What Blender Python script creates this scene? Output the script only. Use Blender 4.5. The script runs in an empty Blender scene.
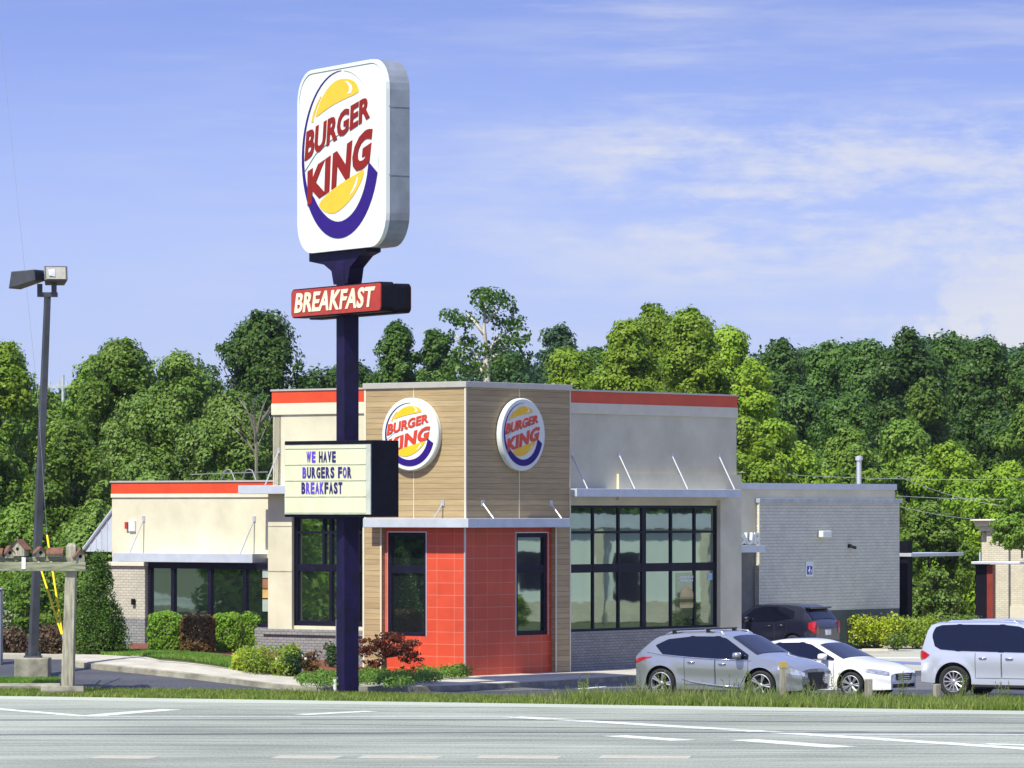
import bpy, bmesh, math, random
import numpy as np
from mathutils import Vector, Matrix
R = math.radians
PI = math.pi
C = bpy.context.scene.collection
F = 4600.0; HZ = 510.0; CAMZ = 4.67
rng = random.Random(7)

# ------------------------------------------------------------------ helpers
def sm(a):
    a = max(0.0, min(1.0, a)); return a * a * (3 - 2 * a)
def ground_z(x, y):
    return 0.62 * sm((-x - 2) / 7.0) * sm((y - 115.6) / 7.5)
def zat(py, Y): return CAMZ + (HZ - py) * Y / F
def xat(px, Y): return (px - 512) / F * Y
def on_ground(px, py, off=0.0):
    f = lambda Y: F * (CAMZ - ground_z(xat(px, Y), Y) - off) / Y - (py - HZ)
    a = 50.
    while f(a + .25) > 0 and a < 900: a += .25
    b = a + .25
    for _ in range(20):
        m = (a + b) / 2
        if f(m) > 0: a = m
        else: b = m
    Y = a
    return Vector((xat(px, Y), Y, ground_z(xat(px, Y), Y)))
def tag(o, label=None, cat=None, group=None, kind=None):
    if label: o['label'] = label
    if cat: o['category'] = cat
    if group: o['group'] = group
    if kind: o['kind'] = kind
    return o
def empty(name, loc=(0, 0, 0), rz=0.0, label=None, cat=None, group=None):
    o = bpy.data.objects.new(name, None); C.objects.link(o)
    o.location = loc; o.rotation_euler = (0, 0, rz); o.empty_display_size = .2
    return tag(o, label, cat, group)
def copy_tree(o, parent=None):
    c = o.copy(); C.objects.link(c); c.parent = parent
    for ch in o.children: copy_tree(ch, c)
    return c
class MB:
    def __init__(s): s.v = []; s.f = []; s.m = []
    def add(s, vs, fs, mi=0):
        b = len(s.v); s.v += [tuple(p) for p in vs]
        for f in fs: s.f.append(tuple(i + b for i in f)); s.m.append(mi)
        return s
    def box(s, x0, x1, y0, y1, z0, z1, mi=0, M=None):
        vs = [Vector((x, y, z)) for z in (z0, z1) for y in (y0, y1) for x in (x0, x1)]
        if M is not None: vs = [M @ p for p in vs]
        return s.add(vs, [(0, 2, 3, 1), (4, 5, 7, 6), (0, 1, 5, 4), (2, 6, 7, 3), (0, 4, 6, 2), (1, 3, 7, 5)], mi)
    def tube(s, pts, rad, n=8, mi=0, cap=True):
        pts = [Vector(p) for p in pts]
        if not hasattr(rad, '__len__'): rad = [rad] * len(pts)
        rings = []
        prev = None
        for i, p in enumerate(pts):
            a = pts[max(i - 1, 0)]; b = pts[min(i + 1, len(pts) - 1)]
            t = (b - a).normalized()
            up = Vector((0, 0, 1)) if abs(t.z) < .95 else Vector((1, 0, 0))
            if prev is None: e1 = t.cross(up).normalized()
            else:
                e1 = prev - t * prev.dot(t)
                e1 = e1.normalized() if e1.length > 1e-6 else t.cross(up).normalized()
            prev = e1; e2 = t.cross(e1)
            rings.append([p + (e1 * math.cos(2 * PI * k / n) + e2 * math.sin(2 * PI * k / n)) * rad[i] for k in range(n)])
        vs = [q for r in rings for q in r]; fs = []
        for i in range(len(pts) - 1):
            for k in range(n):
                fs.append((i * n + k, i * n + (k + 1) % n, (i + 1) * n + (k + 1) % n, (i + 1) * n + k))
        if cap:
            fs.append(tuple(range(n - 1, -1, -1))); fs.append(tuple(range((len(pts) - 1) * n, len(pts) * n)))
        return s.add(vs, fs, mi)
    def prism(s, poly, M, d0, d1, mi=0, caps=True, sides=True, mi_side=None):
        """poly in (x,z) plane, extruded along y from d0 to d1"""
        n = len(poly)
        vs = [M @ Vector((p[0], d, p[1])) for d in (d0, d1) for p in poly]
        fs = []
        if caps: s.add(vs, [tuple(range(n)), tuple(range(2 * n - 1, n - 1, -1))], mi)
        if sides: s.add(vs, [(i, i + n, (i + 1) % n + n, (i + 1) % n) for i in range(n)], mi if mi_side is None else mi_side)
        return s
    def lathe(s, prof, M, n=32, mi=0):
        """profile (r, y) revolved about local y"""
        vs = []; fs = []
        for r, y in prof:
            for k in range(n):
                a = 2 * PI * k / n
                vs.append(M @ Vector((r * math.cos(a), y, r * math.sin(a))))
        for i in range(len(prof) - 1):
            for k in range(n):
                fs.append((i * n + k, i * n + (k + 1) % n, (i + 1) * n + (k + 1) % n, (i + 1) * n + k))
        return s.add(vs, fs, mi)
    def build(s, name, mat, parent=None, smooth=False, bevel=0, fixn=True, auto=None):
        me = bpy.data.meshes.new(name); me.from_pydata([tuple(p) for p in s.v], [], s.f)
        mats = mat if isinstance(mat, (list, tuple)) else [mat]
        for m in mats: me.materials.append(m)
        if len(mats) > 1: me.polygons.foreach_set('material_index', s.m)
        if fixn:
            bm = bmesh.new(); bm.from_mesh(me)
            bmesh.ops.recalc_face_normals(bm, faces=bm.faces); bm.to_mesh(me); bm.free()
        if smooth:
            me.shade_smooth()
            if auto is not None:
                me.set_sharp_from_angle(angle=R(auto))
        me.update()
        o = bpy.data.objects.new(name, me); C.objects.link(o); o.parent = parent
        if bevel:
            b = o.modifiers.new('bevel', 'BEVEL'); b.width = bevel; b.segments = 2; b.limit_method = 'ANGLE'
        return o
I4 = Matrix.Identity(4)
def recenter(o, loc):
    """shift a world-space mesh so that its object origin sits at loc"""
    o.data.transform(Matrix.Translation(-Vector(loc))); o.location = loc
    return o

# ------------------------------------------------------------------ materials
MATS = {}
def new_mat(name):
    m = bpy.data.materials.new(name); m.use_nodes = True
    nt = m.node_tree; nt.nodes.clear()
    out = nt.nodes.new('ShaderNodeOutputMaterial'); p = nt.nodes.new('ShaderNodeBsdfPrincipled')
    nt.links.new(p.outputs[0], out.inputs[0])
    return m, nt, p, out
def lin(c):
    """sRGB 0-255 or linear floats"""
    return tuple(c) + (1,) if len(c) == 3 else tuple(c)
def N(nt, typ, **kw):
    n = nt.nodes.new(typ)
    for k, v in kw.items():
        if k in n.inputs: n.inputs[k].default_value = v
        else: setattr(n, k, v)
    return n
def mat(name, col, rough=.6, metal=0., var=.12, scale=3., bump=0., bscale=40., spec=.5, coat=0., col2=None, streak=None, detail=5.):
    if name in MATS: return MATS[name]
    m, nt, p, out = new_mat(name)
    p.inputs['Roughness'].default_value = rough; p.inputs['Metallic'].default_value = metal
    p.inputs['Specular IOR Level'].default_value = spec
    p.inputs['Coat Weight'].default_value = coat; p.inputs['Coat Roughness'].default_value = .04
    tc = N(nt, 'ShaderNodeTexCoord')
    vec = tc.outputs['Object']
    if streak:
        mp = N(nt, 'ShaderNodeMapping'); mp.inputs['Scale'].default_value = streak
        nt.links.new(vec, mp.inputs[0]); vec = mp.outputs[0]
    no = N(nt, 'ShaderNodeTexNoise', Scale=scale, Detail=detail, Roughness=.6)
    nt.links.new(vec, no.inputs['Vector'])
    mix = N(nt, 'ShaderNodeMix', data_type='RGBA')
    c2 = col2 if col2 else tuple(max(0, x * (1 - 2 * var)) for x in col)
    c1 = tuple(min(1, x * (1 + var)) for x in col) if not col2 else col
    mix.inputs[6].default_value = lin(c1); mix.inputs[7].default_value = lin(c2)
    rp = N(nt, 'ShaderNodeMapRange'); rp.inputs[1].default_value = .3; rp.inputs[2].default_value = .7
    nt.links.new(no.outputs[0], rp.inputs[0]); nt.links.new(rp.outputs[0], mix.inputs[0])
    nt.links.new(mix.outputs[2], p.inputs['Base Color'])
    if bump:
        nb = N(nt, 'ShaderNodeTexNoise', Scale=bscale, Detail=4.)
        nt.links.new(tc.outputs['Object'], nb.inputs['Vector'])
        b = N(nt, 'ShaderNodeBump', Strength=bump, Distance=.02)
        nt.links.new(nb.outputs[0], b.inputs['Height']); nt.links.new(b.outputs[0], p.inputs['Normal'])
    MATS[name] = m
    return m
def brick_mat(name, c1, c2, mortar, bw, rh, ms, rough=.7, bump=.5, offset=.5, noise=.1, nscale=(1, 1, 1), dist=.01, coarse=0):
    """brick pattern running along x+y (walls are axis aligned in the building's own axes) and z"""
    m, nt, p, out = new_mat(name)
    p.inputs['Roughness'].default_value = rough
    tc = N(nt, 'ShaderNodeTexCoord'); sx = N(nt, 'ShaderNodeSeparateXYZ'); nt.links.new(tc.outputs['Object'], sx.inputs[0])
    ad = N(nt, 'ShaderNodeMath', operation='ADD'); nt.links.new(sx.outputs[0], ad.inputs[0]); nt.links.new(sx.outputs[1], ad.inputs[1])
    cb = N(nt, 'ShaderNodeCombineXYZ'); nt.links.new(ad.outputs[0], cb.inputs[0]); nt.links.new(sx.outputs[2], cb.inputs[1])
    br = N(nt, 'ShaderNodeTexBrick', Scale=1.0)
    br.offset = offset
    br.inputs['Color1'].default_value = lin(c1); br.inputs['Color2'].default_value = lin(c2); br.inputs['Mortar'].default_value = lin(mortar)
    br.inputs['Mortar Size'].default_value = ms; br.inputs['Brick Width'].default_value = bw; br.inputs['Row Height'].default_value = rh
    br.inputs['Mortar Smooth'].default_value = .3
    nt.links.new(cb.outputs[0], br.inputs[0])
    mp = N(nt, 'ShaderNodeMapping'); mp.inputs['Scale'].default_value = nscale; nt.links.new(tc.outputs['Object'], mp.inputs[0])
    no = N(nt, 'ShaderNodeTexNoise', Scale=2.0, Detail=6., Roughness=.65); nt.links.new(mp.outputs[0], no.inputs[0])
    mr = N(nt, 'ShaderNodeMapRange'); mr.inputs[1].default_value = .3; mr.inputs[2].default_value = .7
    mr.inputs[3].default_value = 1 - noise * 1.5; mr.inputs[4].default_value = 1 + noise
    nt.links.new(no.outputs[0], mr.inputs[0])
    mu = N(nt, 'ShaderNodeVectorMath', operation='SCALE'); nt.links.new(br.outputs[0], mu.inputs[0]); nt.links.new(mr.outputs[0], mu.inputs[3])
    nt.links.new(mu.outputs[0], p.inputs['Base Color'])
    inv = N(nt, 'ShaderNodeMath', operation='SUBTRACT'); inv.inputs[0].default_value = 1.; nt.links.new(br.outputs[1], inv.inputs[1])
    h = inv.outputs[0]
    if coarse:
        n2 = N(nt, 'ShaderNodeTexNoise', Scale=3.5, Detail=5.); nt.links.new(tc.outputs['Object'], n2.inputs[0])
        m2 = N(nt, 'ShaderNodeMath', operation='MULTIPLY_ADD'); m2.inputs[1].default_value = coarse
        nt.links.new(n2.outputs[0], m2.inputs[0]); nt.links.new(h, m2.inputs[2]); h = m2.outputs[0]
    b = N(nt, 'ShaderNodeBump', Strength=bump, Distance=dist); nt.links.new(h, b.inputs['Height']); nt.links.new(b.outputs[0], p.inputs['Normal'])
    MATS[name] = m
    return m
def glass_mat(name, tint, refl=.35, body=(.012, .016, .018), wave=.0):
    m, nt, p, out = new_mat(name)
    p.inputs['Base Color'].default_value = lin(body); p.inputs['Roughness'].default_value = .05; p.inputs['Specular IOR Level'].default_value = .25
    g = N(nt, 'ShaderNodeBsdfGlossy'); g.inputs['Color'].default_value = lin(tint); g.inputs['Roughness'].default_value = .015
    mx = N(nt, 'ShaderNodeMixShader'); mx.inputs[0].default_value = refl
    if wave:
        tc = N(nt, 'ShaderNodeTexCoord'); no = N(nt, 'ShaderNodeTexNoise', Scale=1.3, Detail=2.)
        nt.links.new(tc.outputs['Object'], no.inputs[0])
        b = N(nt, 'ShaderNodeBump', Strength=wave, Distance=.02); nt.links.new(no.outputs[0], b.inputs['Height'])
        nt.links.new(b.outputs[0], g.inputs['Normal'])
    nt.links.new(p.outputs[0], mx.inputs[1]); nt.links.new(g.outputs[0], mx.inputs[2]); nt.links.new(mx.outputs[0], out.inputs[0])
    MATS[name] = m
    return m
def leaf_mat(name, ca, cb, scale=.5, trans=.35, rand=.25):
    m, nt, p, out = new_mat(name)
    tc = N(nt, 'ShaderNodeTexCoord'); no = N(nt, 'ShaderNodeTexNoise', Scale=scale, Detail=6., Roughness=.7)
    nt.links.new(tc.outputs['Object'], no.inputs[0])
    mr = N(nt, 'ShaderNodeMapRange'); mr.inputs[1].default_value = .35; mr.inputs[2].default_value = .65
    nt.links.new(no.outputs[0], mr.inputs[0])
    mix = N(nt, 'ShaderNodeMix', data_type='RGBA'); mix.inputs[6].default_value = lin(ca); mix.inputs[7].default_value = lin(cb)
    nt.links.new(mr.outputs[0], mix.inputs[0])
    oi = N(nt, 'ShaderNodeObjectInfo'); r2 = N(nt, 'ShaderNodeMapRange'); r2.inputs[3].default_value = 1 - rand; r2.inputs[4].default_value = 1 + rand
    nt.links.new(oi.outputs['Random'], r2.inputs[0])
    mu = N(nt, 'ShaderNodeVectorMath', operation='SCALE'); nt.links.new(mix.outputs[2], mu.inputs[0]); nt.links.new(r2.outputs[0], mu.inputs[3])
    p.inputs['Roughness'].default_value = .45; p.inputs['Specular IOR Level'].default_value = .2
    nt.links.new(mu.outputs[0], p.inputs['Base Color'])
    tr = N(nt, 'ShaderNodeBsdfTranslucent'); nt.links.new(mu.outputs[0], tr.inputs[0])
    mx = N(nt, 'ShaderNodeMixShader'); mx.inputs[0].default_value = trans
    nt.links.new(p.outputs[0], mx.inputs[1]); nt.links.new(tr.outputs[0], mx.inputs[2]); nt.links.new(mx.outputs[0], out.inputs[0])
    MATS[name] = m
    return m

M_stucco = mat('stucco cream', (.62, .58, .43), .85, var=.08, scale=.9, bump=.25, bscale=60, spec=.2)
M_trim = mat('trim cream', (.66, .61, .47), .7, var=.04, bump=.1)
M_orange = mat('orange band', (.66, .065, .014), .45, var=.07, scale=1.5)
M_coping = mat('metal coping', (.52, .49, .43), .4, .3, var=.05)
M_canopy = mat('canopy metal', (.56, .60, .66), .4, .25, var=.06, scale=2)
M_frame = mat('dark window frame', (.008, .007, .022), .5, .0, var=.2, spec=.2)
M_steel = mat('brushed rod', (.6, .6, .62), .4, .5, var=.05)
M_wood = brick_mat('wood plank siding', (.45, .335, .175), (.35, .25, .125), (.20, .145, .08), 30., .15, .008, .6, .4, .37, .14, (.6, .6, 9))
M_tile = brick_mat('red glazed tile', (.62, .074, .028), (.57, .062, .022), (.62, .20, .13), .61, .335, .009, .5, .25, .0, .10, (.5, .5, .5))
M_brick = brick_mat('painted grey brick', (.27, .27, .26), (.22, .22, .22), (.11, .11, .11), .205, .078, .009, .75, .6, .5, .1, (1, 1, 1))
M_brickl = brick_mat('painted cream brick', (.50, .46, .37), (.44, .41, .33), (.30, .28, .22), .205, .078, .009, .75, .6, .5, .08)
M_brickr = brick_mat('lumpy pale brick', (.60, .59, .49), (.56, .555, .465), (.46, .455, .39), .30, .105, .010, .7, .8, .5, .08, (1, 1, 1), .025, 2.2)
M_bricks2 = brick_mat('shop brick', (.66, .60, .46), (.60, .54, .41), (.5, .45, .35), .205, .078, .01, .8, .5)
M_darkpaint = mat('dark wainscot paint', (.055, .072, .07), .6, var=.15)
M_roof = mat('roof membrane', (.30, .30, .29), .8)
M_pane = glass_mat('window pane', (.66, .84, .76), .42, wave=.04)
M_pane2 = glass_mat('tinted entry pane', (.30, .38, .52), .22, (.006, .012, .03), wave=.08)
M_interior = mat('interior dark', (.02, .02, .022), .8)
M_concrete = mat('concrete', (.46, .43, .36), .85, var=.12, scale=1.2, bump=.3, bscale=30)
M_conold = mat('weathered concrete', (.30, .285, .22), .9, var=.3, scale=2.0, bump=.5, bscale=20)
M_mulch = mat('red mulch', (.20, .055, .03), .95, var=.4, scale=14, bump=1., bscale=30)
M_white = mat('white sign plastic', (.70, .74, .69), .35, var=.03, scale=1., streak=(3, 3, .6))
M_galv = mat('galvanised metal', (.26, .29, .33), .5, .3, var=.15, scale=1.2)
M_purple = mat('faded purple paint', (.014, .006, .060), .6, var=.5, scale=3.0, col2=(.003, .004, .010), spec=.2, detail=8)
M_blackp = mat('black metal', (.005, .005, .012), .6, var=.3, spec=.15)
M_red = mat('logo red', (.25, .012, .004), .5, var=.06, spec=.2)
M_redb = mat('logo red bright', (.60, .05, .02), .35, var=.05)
M_blue = mat('logo blue', (.026, .006, .17), .5, var=.05, spec=.2)
M_yellow = mat('logo yellow', (.86, .50, .008), .35, var=.04)
M_cream = mat('reader panel', (.62, .64, .43), .45, var=.05, scale=2)
M_brkred = mat('breakfast red', (.42, .035, .014), .4, var=.1)
M_letcr = mat('cream letter', (.85, .80, .55), .4, var=.02)
M_letp = mat('faded purple letter', (.11, .05, .50), .5, var=.1)
M_letn = mat('navy letter', (.022, .012, .13), .5, var=.1)
M_woodold = mat('weathered grey timber', (.34, .32, .24), .9, var=.25, scale=3, bump=.5, streak=(6, 6, .7))
M_woodgrn = mat('mossy timber', (.25, .26, .17), .9, var=.3, scale=3, bump=.5, streak=(.7, 6, 6))
M_brown = mat('rusty brown roofing', (.17, .075, .04), .85, var=.25, scale=6)
M_yel = mat('yellow guy guard', (.78, .56, .01), .5, var=.05)
M_wire = mat('cable', (.30, .30, .30), .5, .5)
M_wirel = mat('pale cable', (.55, .58, .55), .5, .2)
M_pole = mat('bronze pole', (.075, .08, .09), .5, .4, var=.2, scale=2)
M_lens = mat('lamp lens', (.34, .33, .28), .15, var=.1, scale=6)
M_refl = mat('lamp reflector', (.8, .78, .7), .25, .6, var=.1)
M_bark = mat('bark', (.075, .06, .045), .9, var=.3, scale=4, bump=.6)
M_barkw = mat('white bark', (.62, .58, .50), .8, var=.3, scale=3, col2=(.40, .36, .29))
SKY_STR=.15; SKY_TINT=(1.30,1.09,1.30); CLOUD=(3.2,3.3,3.7,1); EXPO=0.65
# ------------------------------------------------------------------ text and logo
def text_mesh(s, offset=.0, extrude=0., shear=0., spacing=1.0):
    cu = bpy.data.curves.new('t', 'FONT'); cu.body = s; cu.size = 1; cu.offset = offset; cu.shear = shear
    cu.space_character = spacing; cu.extrude = extrude; cu.resolution_u = 3; cu.fill_mode = 'BOTH'
    o = bpy.data.objects.new('t', cu); C.objects.link(o)
    bpy.context.view_layer.update()
    dg = bpy.context.evaluated_depsgraph_get()
    me = bpy.data.meshes.new_from_object(o.evaluated_get(dg))
    bpy.data.objects.remove(o); bpy.data.curves.remove(cu)
    return me
def put_text(s, mapf, name, m, parent, offset=.03, shear=0., depth=.02, spacing=1.0):
    """fit text into the unit square and map it; mapf(s,t)->(x,z); extruded along -y by depth"""
    me = text_mesh(s, offset, .5, shear, spacing)
    co = np.array([v.co[:] for v in me.vertices])
    lo = co.min(0); hi = co.max(0); n = (co - lo) / np.maximum(hi - lo, 1e-9)
    for v, q in zip(me.vertices, n):
        x, z = mapf(q[0], q[1]); v.co = (x, -depth * q[2], z)
    me.materials.clear(); me.materials.append(m); me.name = name
    o = bpy.data.objects.new(name, me); C.objects.link(o); o.parent = parent
    return o
def bil(q):
    (a, b, c, d) = [Vector(p) for p in q]   # bl, br, tr, tl
    def f(s, t):
        p = a * (1 - s) * (1 - t) + b * s * (1 - t) + c * s * t + d * (1 - s) * t
        return p.x, p.y
    return f
def nrm(px, py):
    """photo pixel of the tall sign -> unit disc of the emblem"""
    return ((px - 341) / 38.5, (157 - (py + (510 - py) / 2450 * (px - 341))) / 82.0)
def c2(x, y): return nrm(280 + x / 5.487, 40 + y / 5.487)
def c3(x, y): return nrm(280 + x / 4.267, 150 + y / 4.267)
def smooth_poly(pts, n=5):
    out = []; k = len(pts)
    for i in range(k):
        p0, p1, p2, p3 = [Vector(pts[(i + j - 1) % k]) for j in range(4)]
        for a in range(n):
            t = a / n
            out.append(tuple(.5 * ((2 * p1) + (p2 - p0) * t + (2 * p0 - 5 * p1 + 4 * p2 - p3) * t * t + (3 * p1 - p0 - 3 * p2 + p3) * t ** 3)))
    return out
def emblem(parent, Rr, y0, bright=False, cx=0., cz=0.):
    """round emblem: two bun halves, slanted lettering, crescent; on the plane y=y0 facing -y"""
    M = Matrix.Translation((cx, y0, cz)) @ Matrix.Diagonal((Rr, 1, Rr, 1))
    d = .012
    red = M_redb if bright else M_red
    top = [c2(*p) for p in [(203, 440), (212, 400), (235, 342), (270, 287), (310, 250), (350, 237), (390, 240), (420, 258), (435, 290), (428, 312), (360, 345), (300, 375), (250, 408)]]
    bot = [c3(*p) for p in [(172, 237), (200, 202), (250, 162), (300, 129), (345, 102), (359, 94), (360, 112), (345, 152), (320, 197), (285, 240), (250, 268), (225, 276), (195, 268), (178, 254)]]
    MB().prism(smooth_poly(top, 4), M, 0, -d).build('upper_bun', M_yellow, parent); MB().prism([c2(*p) for p in [(176, 472), (186, 425), (203, 380), (228, 330), (232, 333), (210, 382), (196, 425), (188, 468)]], M, 0, -d).build('bun_edge', M_yellow, parent)
    MB().prism(smooth_poly(bot, 4), M, 0, -d).build('lower_bun', M_yellow, parent)
    hl = [c2(*p) for p in [(362, 248), (380, 252), (398, 270), (404, 292), (396, 312), (374, 318), (386, 300), (386, 278), (376, 260)]]
    h2 = [c3(*p) for p in [(334, 122), (338, 130), (330, 160), (312, 190), (302, 200), (318, 168), (328, 142)]]
    MB().prism(hl, M, -d, -d - .004).build('bun_highlight', M_white, parent); MB().prism(h2, M, -d, -d - .004).build('bun_highlight', M_white, parent)
    # crescent
    o_ = []; i_ = []
    n = 40
    for k in range(n + 1):
        a = R(88 + (344 - 88) * k / n)
        th = np.interp(math.degrees(a), [88, 120, 180, 205, 212, 240, 270, 300, 344], [.006, .022, .055, .075, .17, .20, .20, .215, .25])
        o_.append((math.cos(a), math.sin(a))); aa = a + (.10 if k == n else 0)
        i_.append(((1 - th) * math.cos(aa), (1 - th) * math.sin(aa)))
    mb = MB()
    vs = [M @ Vector((p[0], yy, p[1])) for yy in (0, -d) for pair in zip(o_, i_) for p in pair]
    h = 2 * (n + 1); fs = []
    for k in range(n):
        a, b, c, e = 2 * k, 2 * k + 1, 2 * k + 3, 2 * k + 2
        fs += [(a + h, b + h, c + h, e + h), (a, a + h, e + h, e), (b, c, c + h, b + h)]
    mb.add(vs, fs); mb.build('crescent', M_blue, parent)
    q1 = [nrm(305.5, 164), nrm(370.5, 121), nrm(370.5, 98.5), nrm(307, 135)]
    q2 = [nrm(308.5, 208), nrm(371, 166), nrm(373.5, 128.5), nrm(307, 174.5)]
    def mp(q):
        f = bil(q)
        return lambda s, t: (cx + Rr * f(s, t)[0], cz + Rr * f(s, t)[1])
    a = put_text('BURGER', mp(q1), 'lettering', red, parent, .036, .05, .02, 1.04); a.location = (0, y0, 0)
    b = put_text('KING', mp(q2), 'lettering', red, parent, .048, .08, .02, 1.08); b.location = (0, y0, 0)
    ln = [c2(*p) for p in [(135, 742), (200, 642), (280, 572), (360, 512), (432, 474)]]
    MB().tube([M @ Vector((p[0], -.004, p[1])) for p in ln], .006 * Rr, 6).build('divider_line', M_galv, parent)

# ------------------------------------------------------------------ foliage
def np_mesh(name, V, Fc, m, parent=None, nv=4, loc=None):
    me = bpy.data.meshes.new(name); nf = len(Fc)
    me.vertices.add(len(V)); me.vertices.foreach_set('co', V.astype(np.float32).ravel())
    me.loops.add(nf * nv); me.loops.foreach_set('vertex_index', Fc.astype(np.int32).ravel())
    me.polygons.add(nf); me.polygons.foreach_set('loop_start', np.arange(nf, dtype=np.int32) * nv)
    me.polygons.foreach_set('loop_total', np.full(nf, nv, dtype=np.int32))
    me.materials.append(m); me.update(calc_edges=True); me.validate()
    if name is None: return me
    o = bpy.data.objects.new(name, me); C.objects.link(o); o.parent = parent
    if loc is not None: o.location = loc
    return o
def leaf_cards(P, Nn, size, g, aspect=.62, jitter=.8):
    """quads at P facing about Nn (rhombic leaf clusters)"""
    n = len(P)
    Nn = Nn + g.normal(0, jitter, (n, 3)); Nn /= np.linalg.norm(Nn, axis=1)[:, None] + 1e-9
    T = g.normal(0, 1, (n, 3)); T -= Nn * (T * Nn).sum(1)[:, None]; T /= np.linalg.norm(T, axis=1)[:, None] + 1e-9
    B = np.cross(Nn, T)
    s = size * g.uniform(.6, 1.35, n)[:, None]
    bend = Nn * s * .22
    a = P - T * s; b = P + B * s * aspect - bend * .5 + T * s * .15; c = P + T * s; d = P - B * s * aspect + bend * .5
    V = np.stack([a, b, c, d], 1).reshape(-1, 3)
    return V, np.arange(4 * n).reshape(n, 4)
def sphere_dirs(n, g):
    d = g.normal(0, 1, (n, 3)); return d / np.linalg.norm(d, axis=1)[:, None]
def crown_points(g, blobs, per_area, shell=.35):
    """blobs: (c, r3) ellipsoids; leaves mostly near each blob's skin, more on top"""
    Ps = []; Ns = []
    for c, r in blobs:
        n = int(per_area * (r[0] * r[1] + r[1] * r[2] + r[0] * r[2]))
        d = sphere_dirs(n, g)
        keep = g.random(n) < (.55 + .45 * (d[:, 2] > -.3)); d = d[keep]; n = len(d)
        rad = 1 - shell * g.random(n) ** 1.5 + g.normal(0, .07, n)
        Ps.append(np.array(c) + d * rad[:, None] * np.array(r)); Ns.append(d + np.array([0, 0, .35]))
    return np.concatenate(Ps), np.concatenate(Ns)
def tree_blobs(g, h, w, base=.25, nb=42, kind='round', br=.17):
    """clump centres inside an uneven envelope; h total height, w crown width"""
    out = []; tries = 0
    lobes = [(g.uniform(-.5, .5), g.uniform(-.5, .5), g.uniform(.0, 1.), g.uniform(.7, 1.15)) for _ in range(6)]
    while len(out) < nb and tries < 4000:
        tries += 1
        t = g.random(); z = base + (1 - base) * t
        if kind == 'round': rr = math.sqrt(max(0, 1 - (2 * t - .9) ** 2 / 1.25))
        elif kind == 'cone': rr = .95 * (1 - t) + .08
        elif kind == 'column': rr = .75 * (1 - t ** 4) ** .5 + .08
        else: rr = math.sqrt(max(0, 1 - (2 * t - 1.05) ** 2)) * (.65 + .35 * g.random())
        a = g.uniform(0, 2 * PI); rr *= .82 + .25 * math.sin(3 * a + 7 * t) * g.random()
        q = math.sqrt(g.uniform(.15, 1.))
        x = math.cos(a) * rr * q * w / 2; y = math.sin(a) * rr * q * w / 2
        b = br * w * g.uniform(.55, 1.25)
        out.append(((x * .9, y * .9, z * h - b * .6), (b * g.uniform(.8, 1.25), b * g.uniform(.8, 1.25), b * g.uniform(.65, 1.0))))
    return out
TREE_KINDS = {}
def make_tree_kind(key, seed, h, w, m, base=.2, nb=46, kind='round', br=.16, leaf=.16, dens=60, bark=None, limbs=8, trunk_r=.02):
    g = np.random.default_rng(seed)
    bl = tree_blobs(g, h, w, base, nb, kind, br)
    P, Nn = crown_points(g, bl, dens)
    V, Fc = leaf_cards(P, Nn, leaf, g)
    crown = np_mesh('crown', V, Fc, m)
    mb = MB(); tr = trunk_r * h
    top = Vector((g.uniform(-.3, .3), g.uniform(-.3, .3), h * .8))
    pts = [Vector((0, 0, -.3)), Vector((.05, 0, h * .2)), Vector((top.x * .4, top.y * .4, h * .45)), top]
    mb.tube(pts, [tr * 1.3, tr, tr * .7, tr * .12], 8)
    idx = g.permutation(len(bl))[:limbs]
    for i in idx:
        c = Vector(bl[i][0]); s = min(max(c.z * .55, h * .18), h * .6)
        p0 = pts[1].lerp(pts[3], max(0, (s / h - .2) / .6))
        mid = p0.lerp(c, .5) + Vector((0, 0, -.05 * h))
        mb.tube([p0, mid, c], [tr * .5, tr * .3, tr * .08], 6)
    trunk = mb.build('trunk', bark or M_bark, None, True)
    root = empty('tree'); crown.parent = root; trunk.parent = root
    TREE_KINDS[key] = (root, h, w)
USED = set()
def plant(key, name, px, top, Y, wpx, label, cat='tree', group=None, z0=None, rz=None):
    root, h, w = TREE_KINDS[key]
    o = root if key not in USED else copy_tree(root)
    USED.add(key)
    x = xat(px, Y)
    z0 = terrain_z(x, Y) if z0 is None else z0
    H = zat(top, Y) - z0; W = wpx * Y / F
    o.location = (x, Y, z0); o.scale = (W / w, W / w, H / h)
    o.rotation_euler = (0, 0, rng.uniform(0, 6.28) if rz is None else rz); o.name = name
    tag(o, label, cat, group)
    return o
def terrain_z(x, y):
    return ground_z(x, y) + hill(x, y)
def hill(x, y):
    return 9.0 * sm((y - 225) / 230) * (0.35 + .65 * sm((x + 5) / 30)) + 2.5 * sm((y - 150) / 60) * sm((-x - 8) / 14)
def shrub(name, blobs, leaf, dens, m, loc, label, cat='shrub', group=None, core=None, stem=True, seed=1):
    g = np.random.default_rng(seed)
    root = empty(name, loc, 0, label, cat, group)
    P, Nn = crown_points(g, blobs, dens, .3)
    V, Fc = leaf_cards(P, Nn, leaf, g)
    V[:, 2] = np.maximum(V[:, 2], .01)
    np_mesh('foliage', V, Fc, m, root)
    mb = MB()
    for c, r in blobs[:6]:
        mb.tube([(c[0] * .3, c[1] * .3, -.05), (c[0] * .7, c[1] * .7, c[2] * .6), (c[0], c[1], c[2])], [.035, .025, .012], 5)
    mb.build('stem', M_bark, root, True)
    return root
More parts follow.
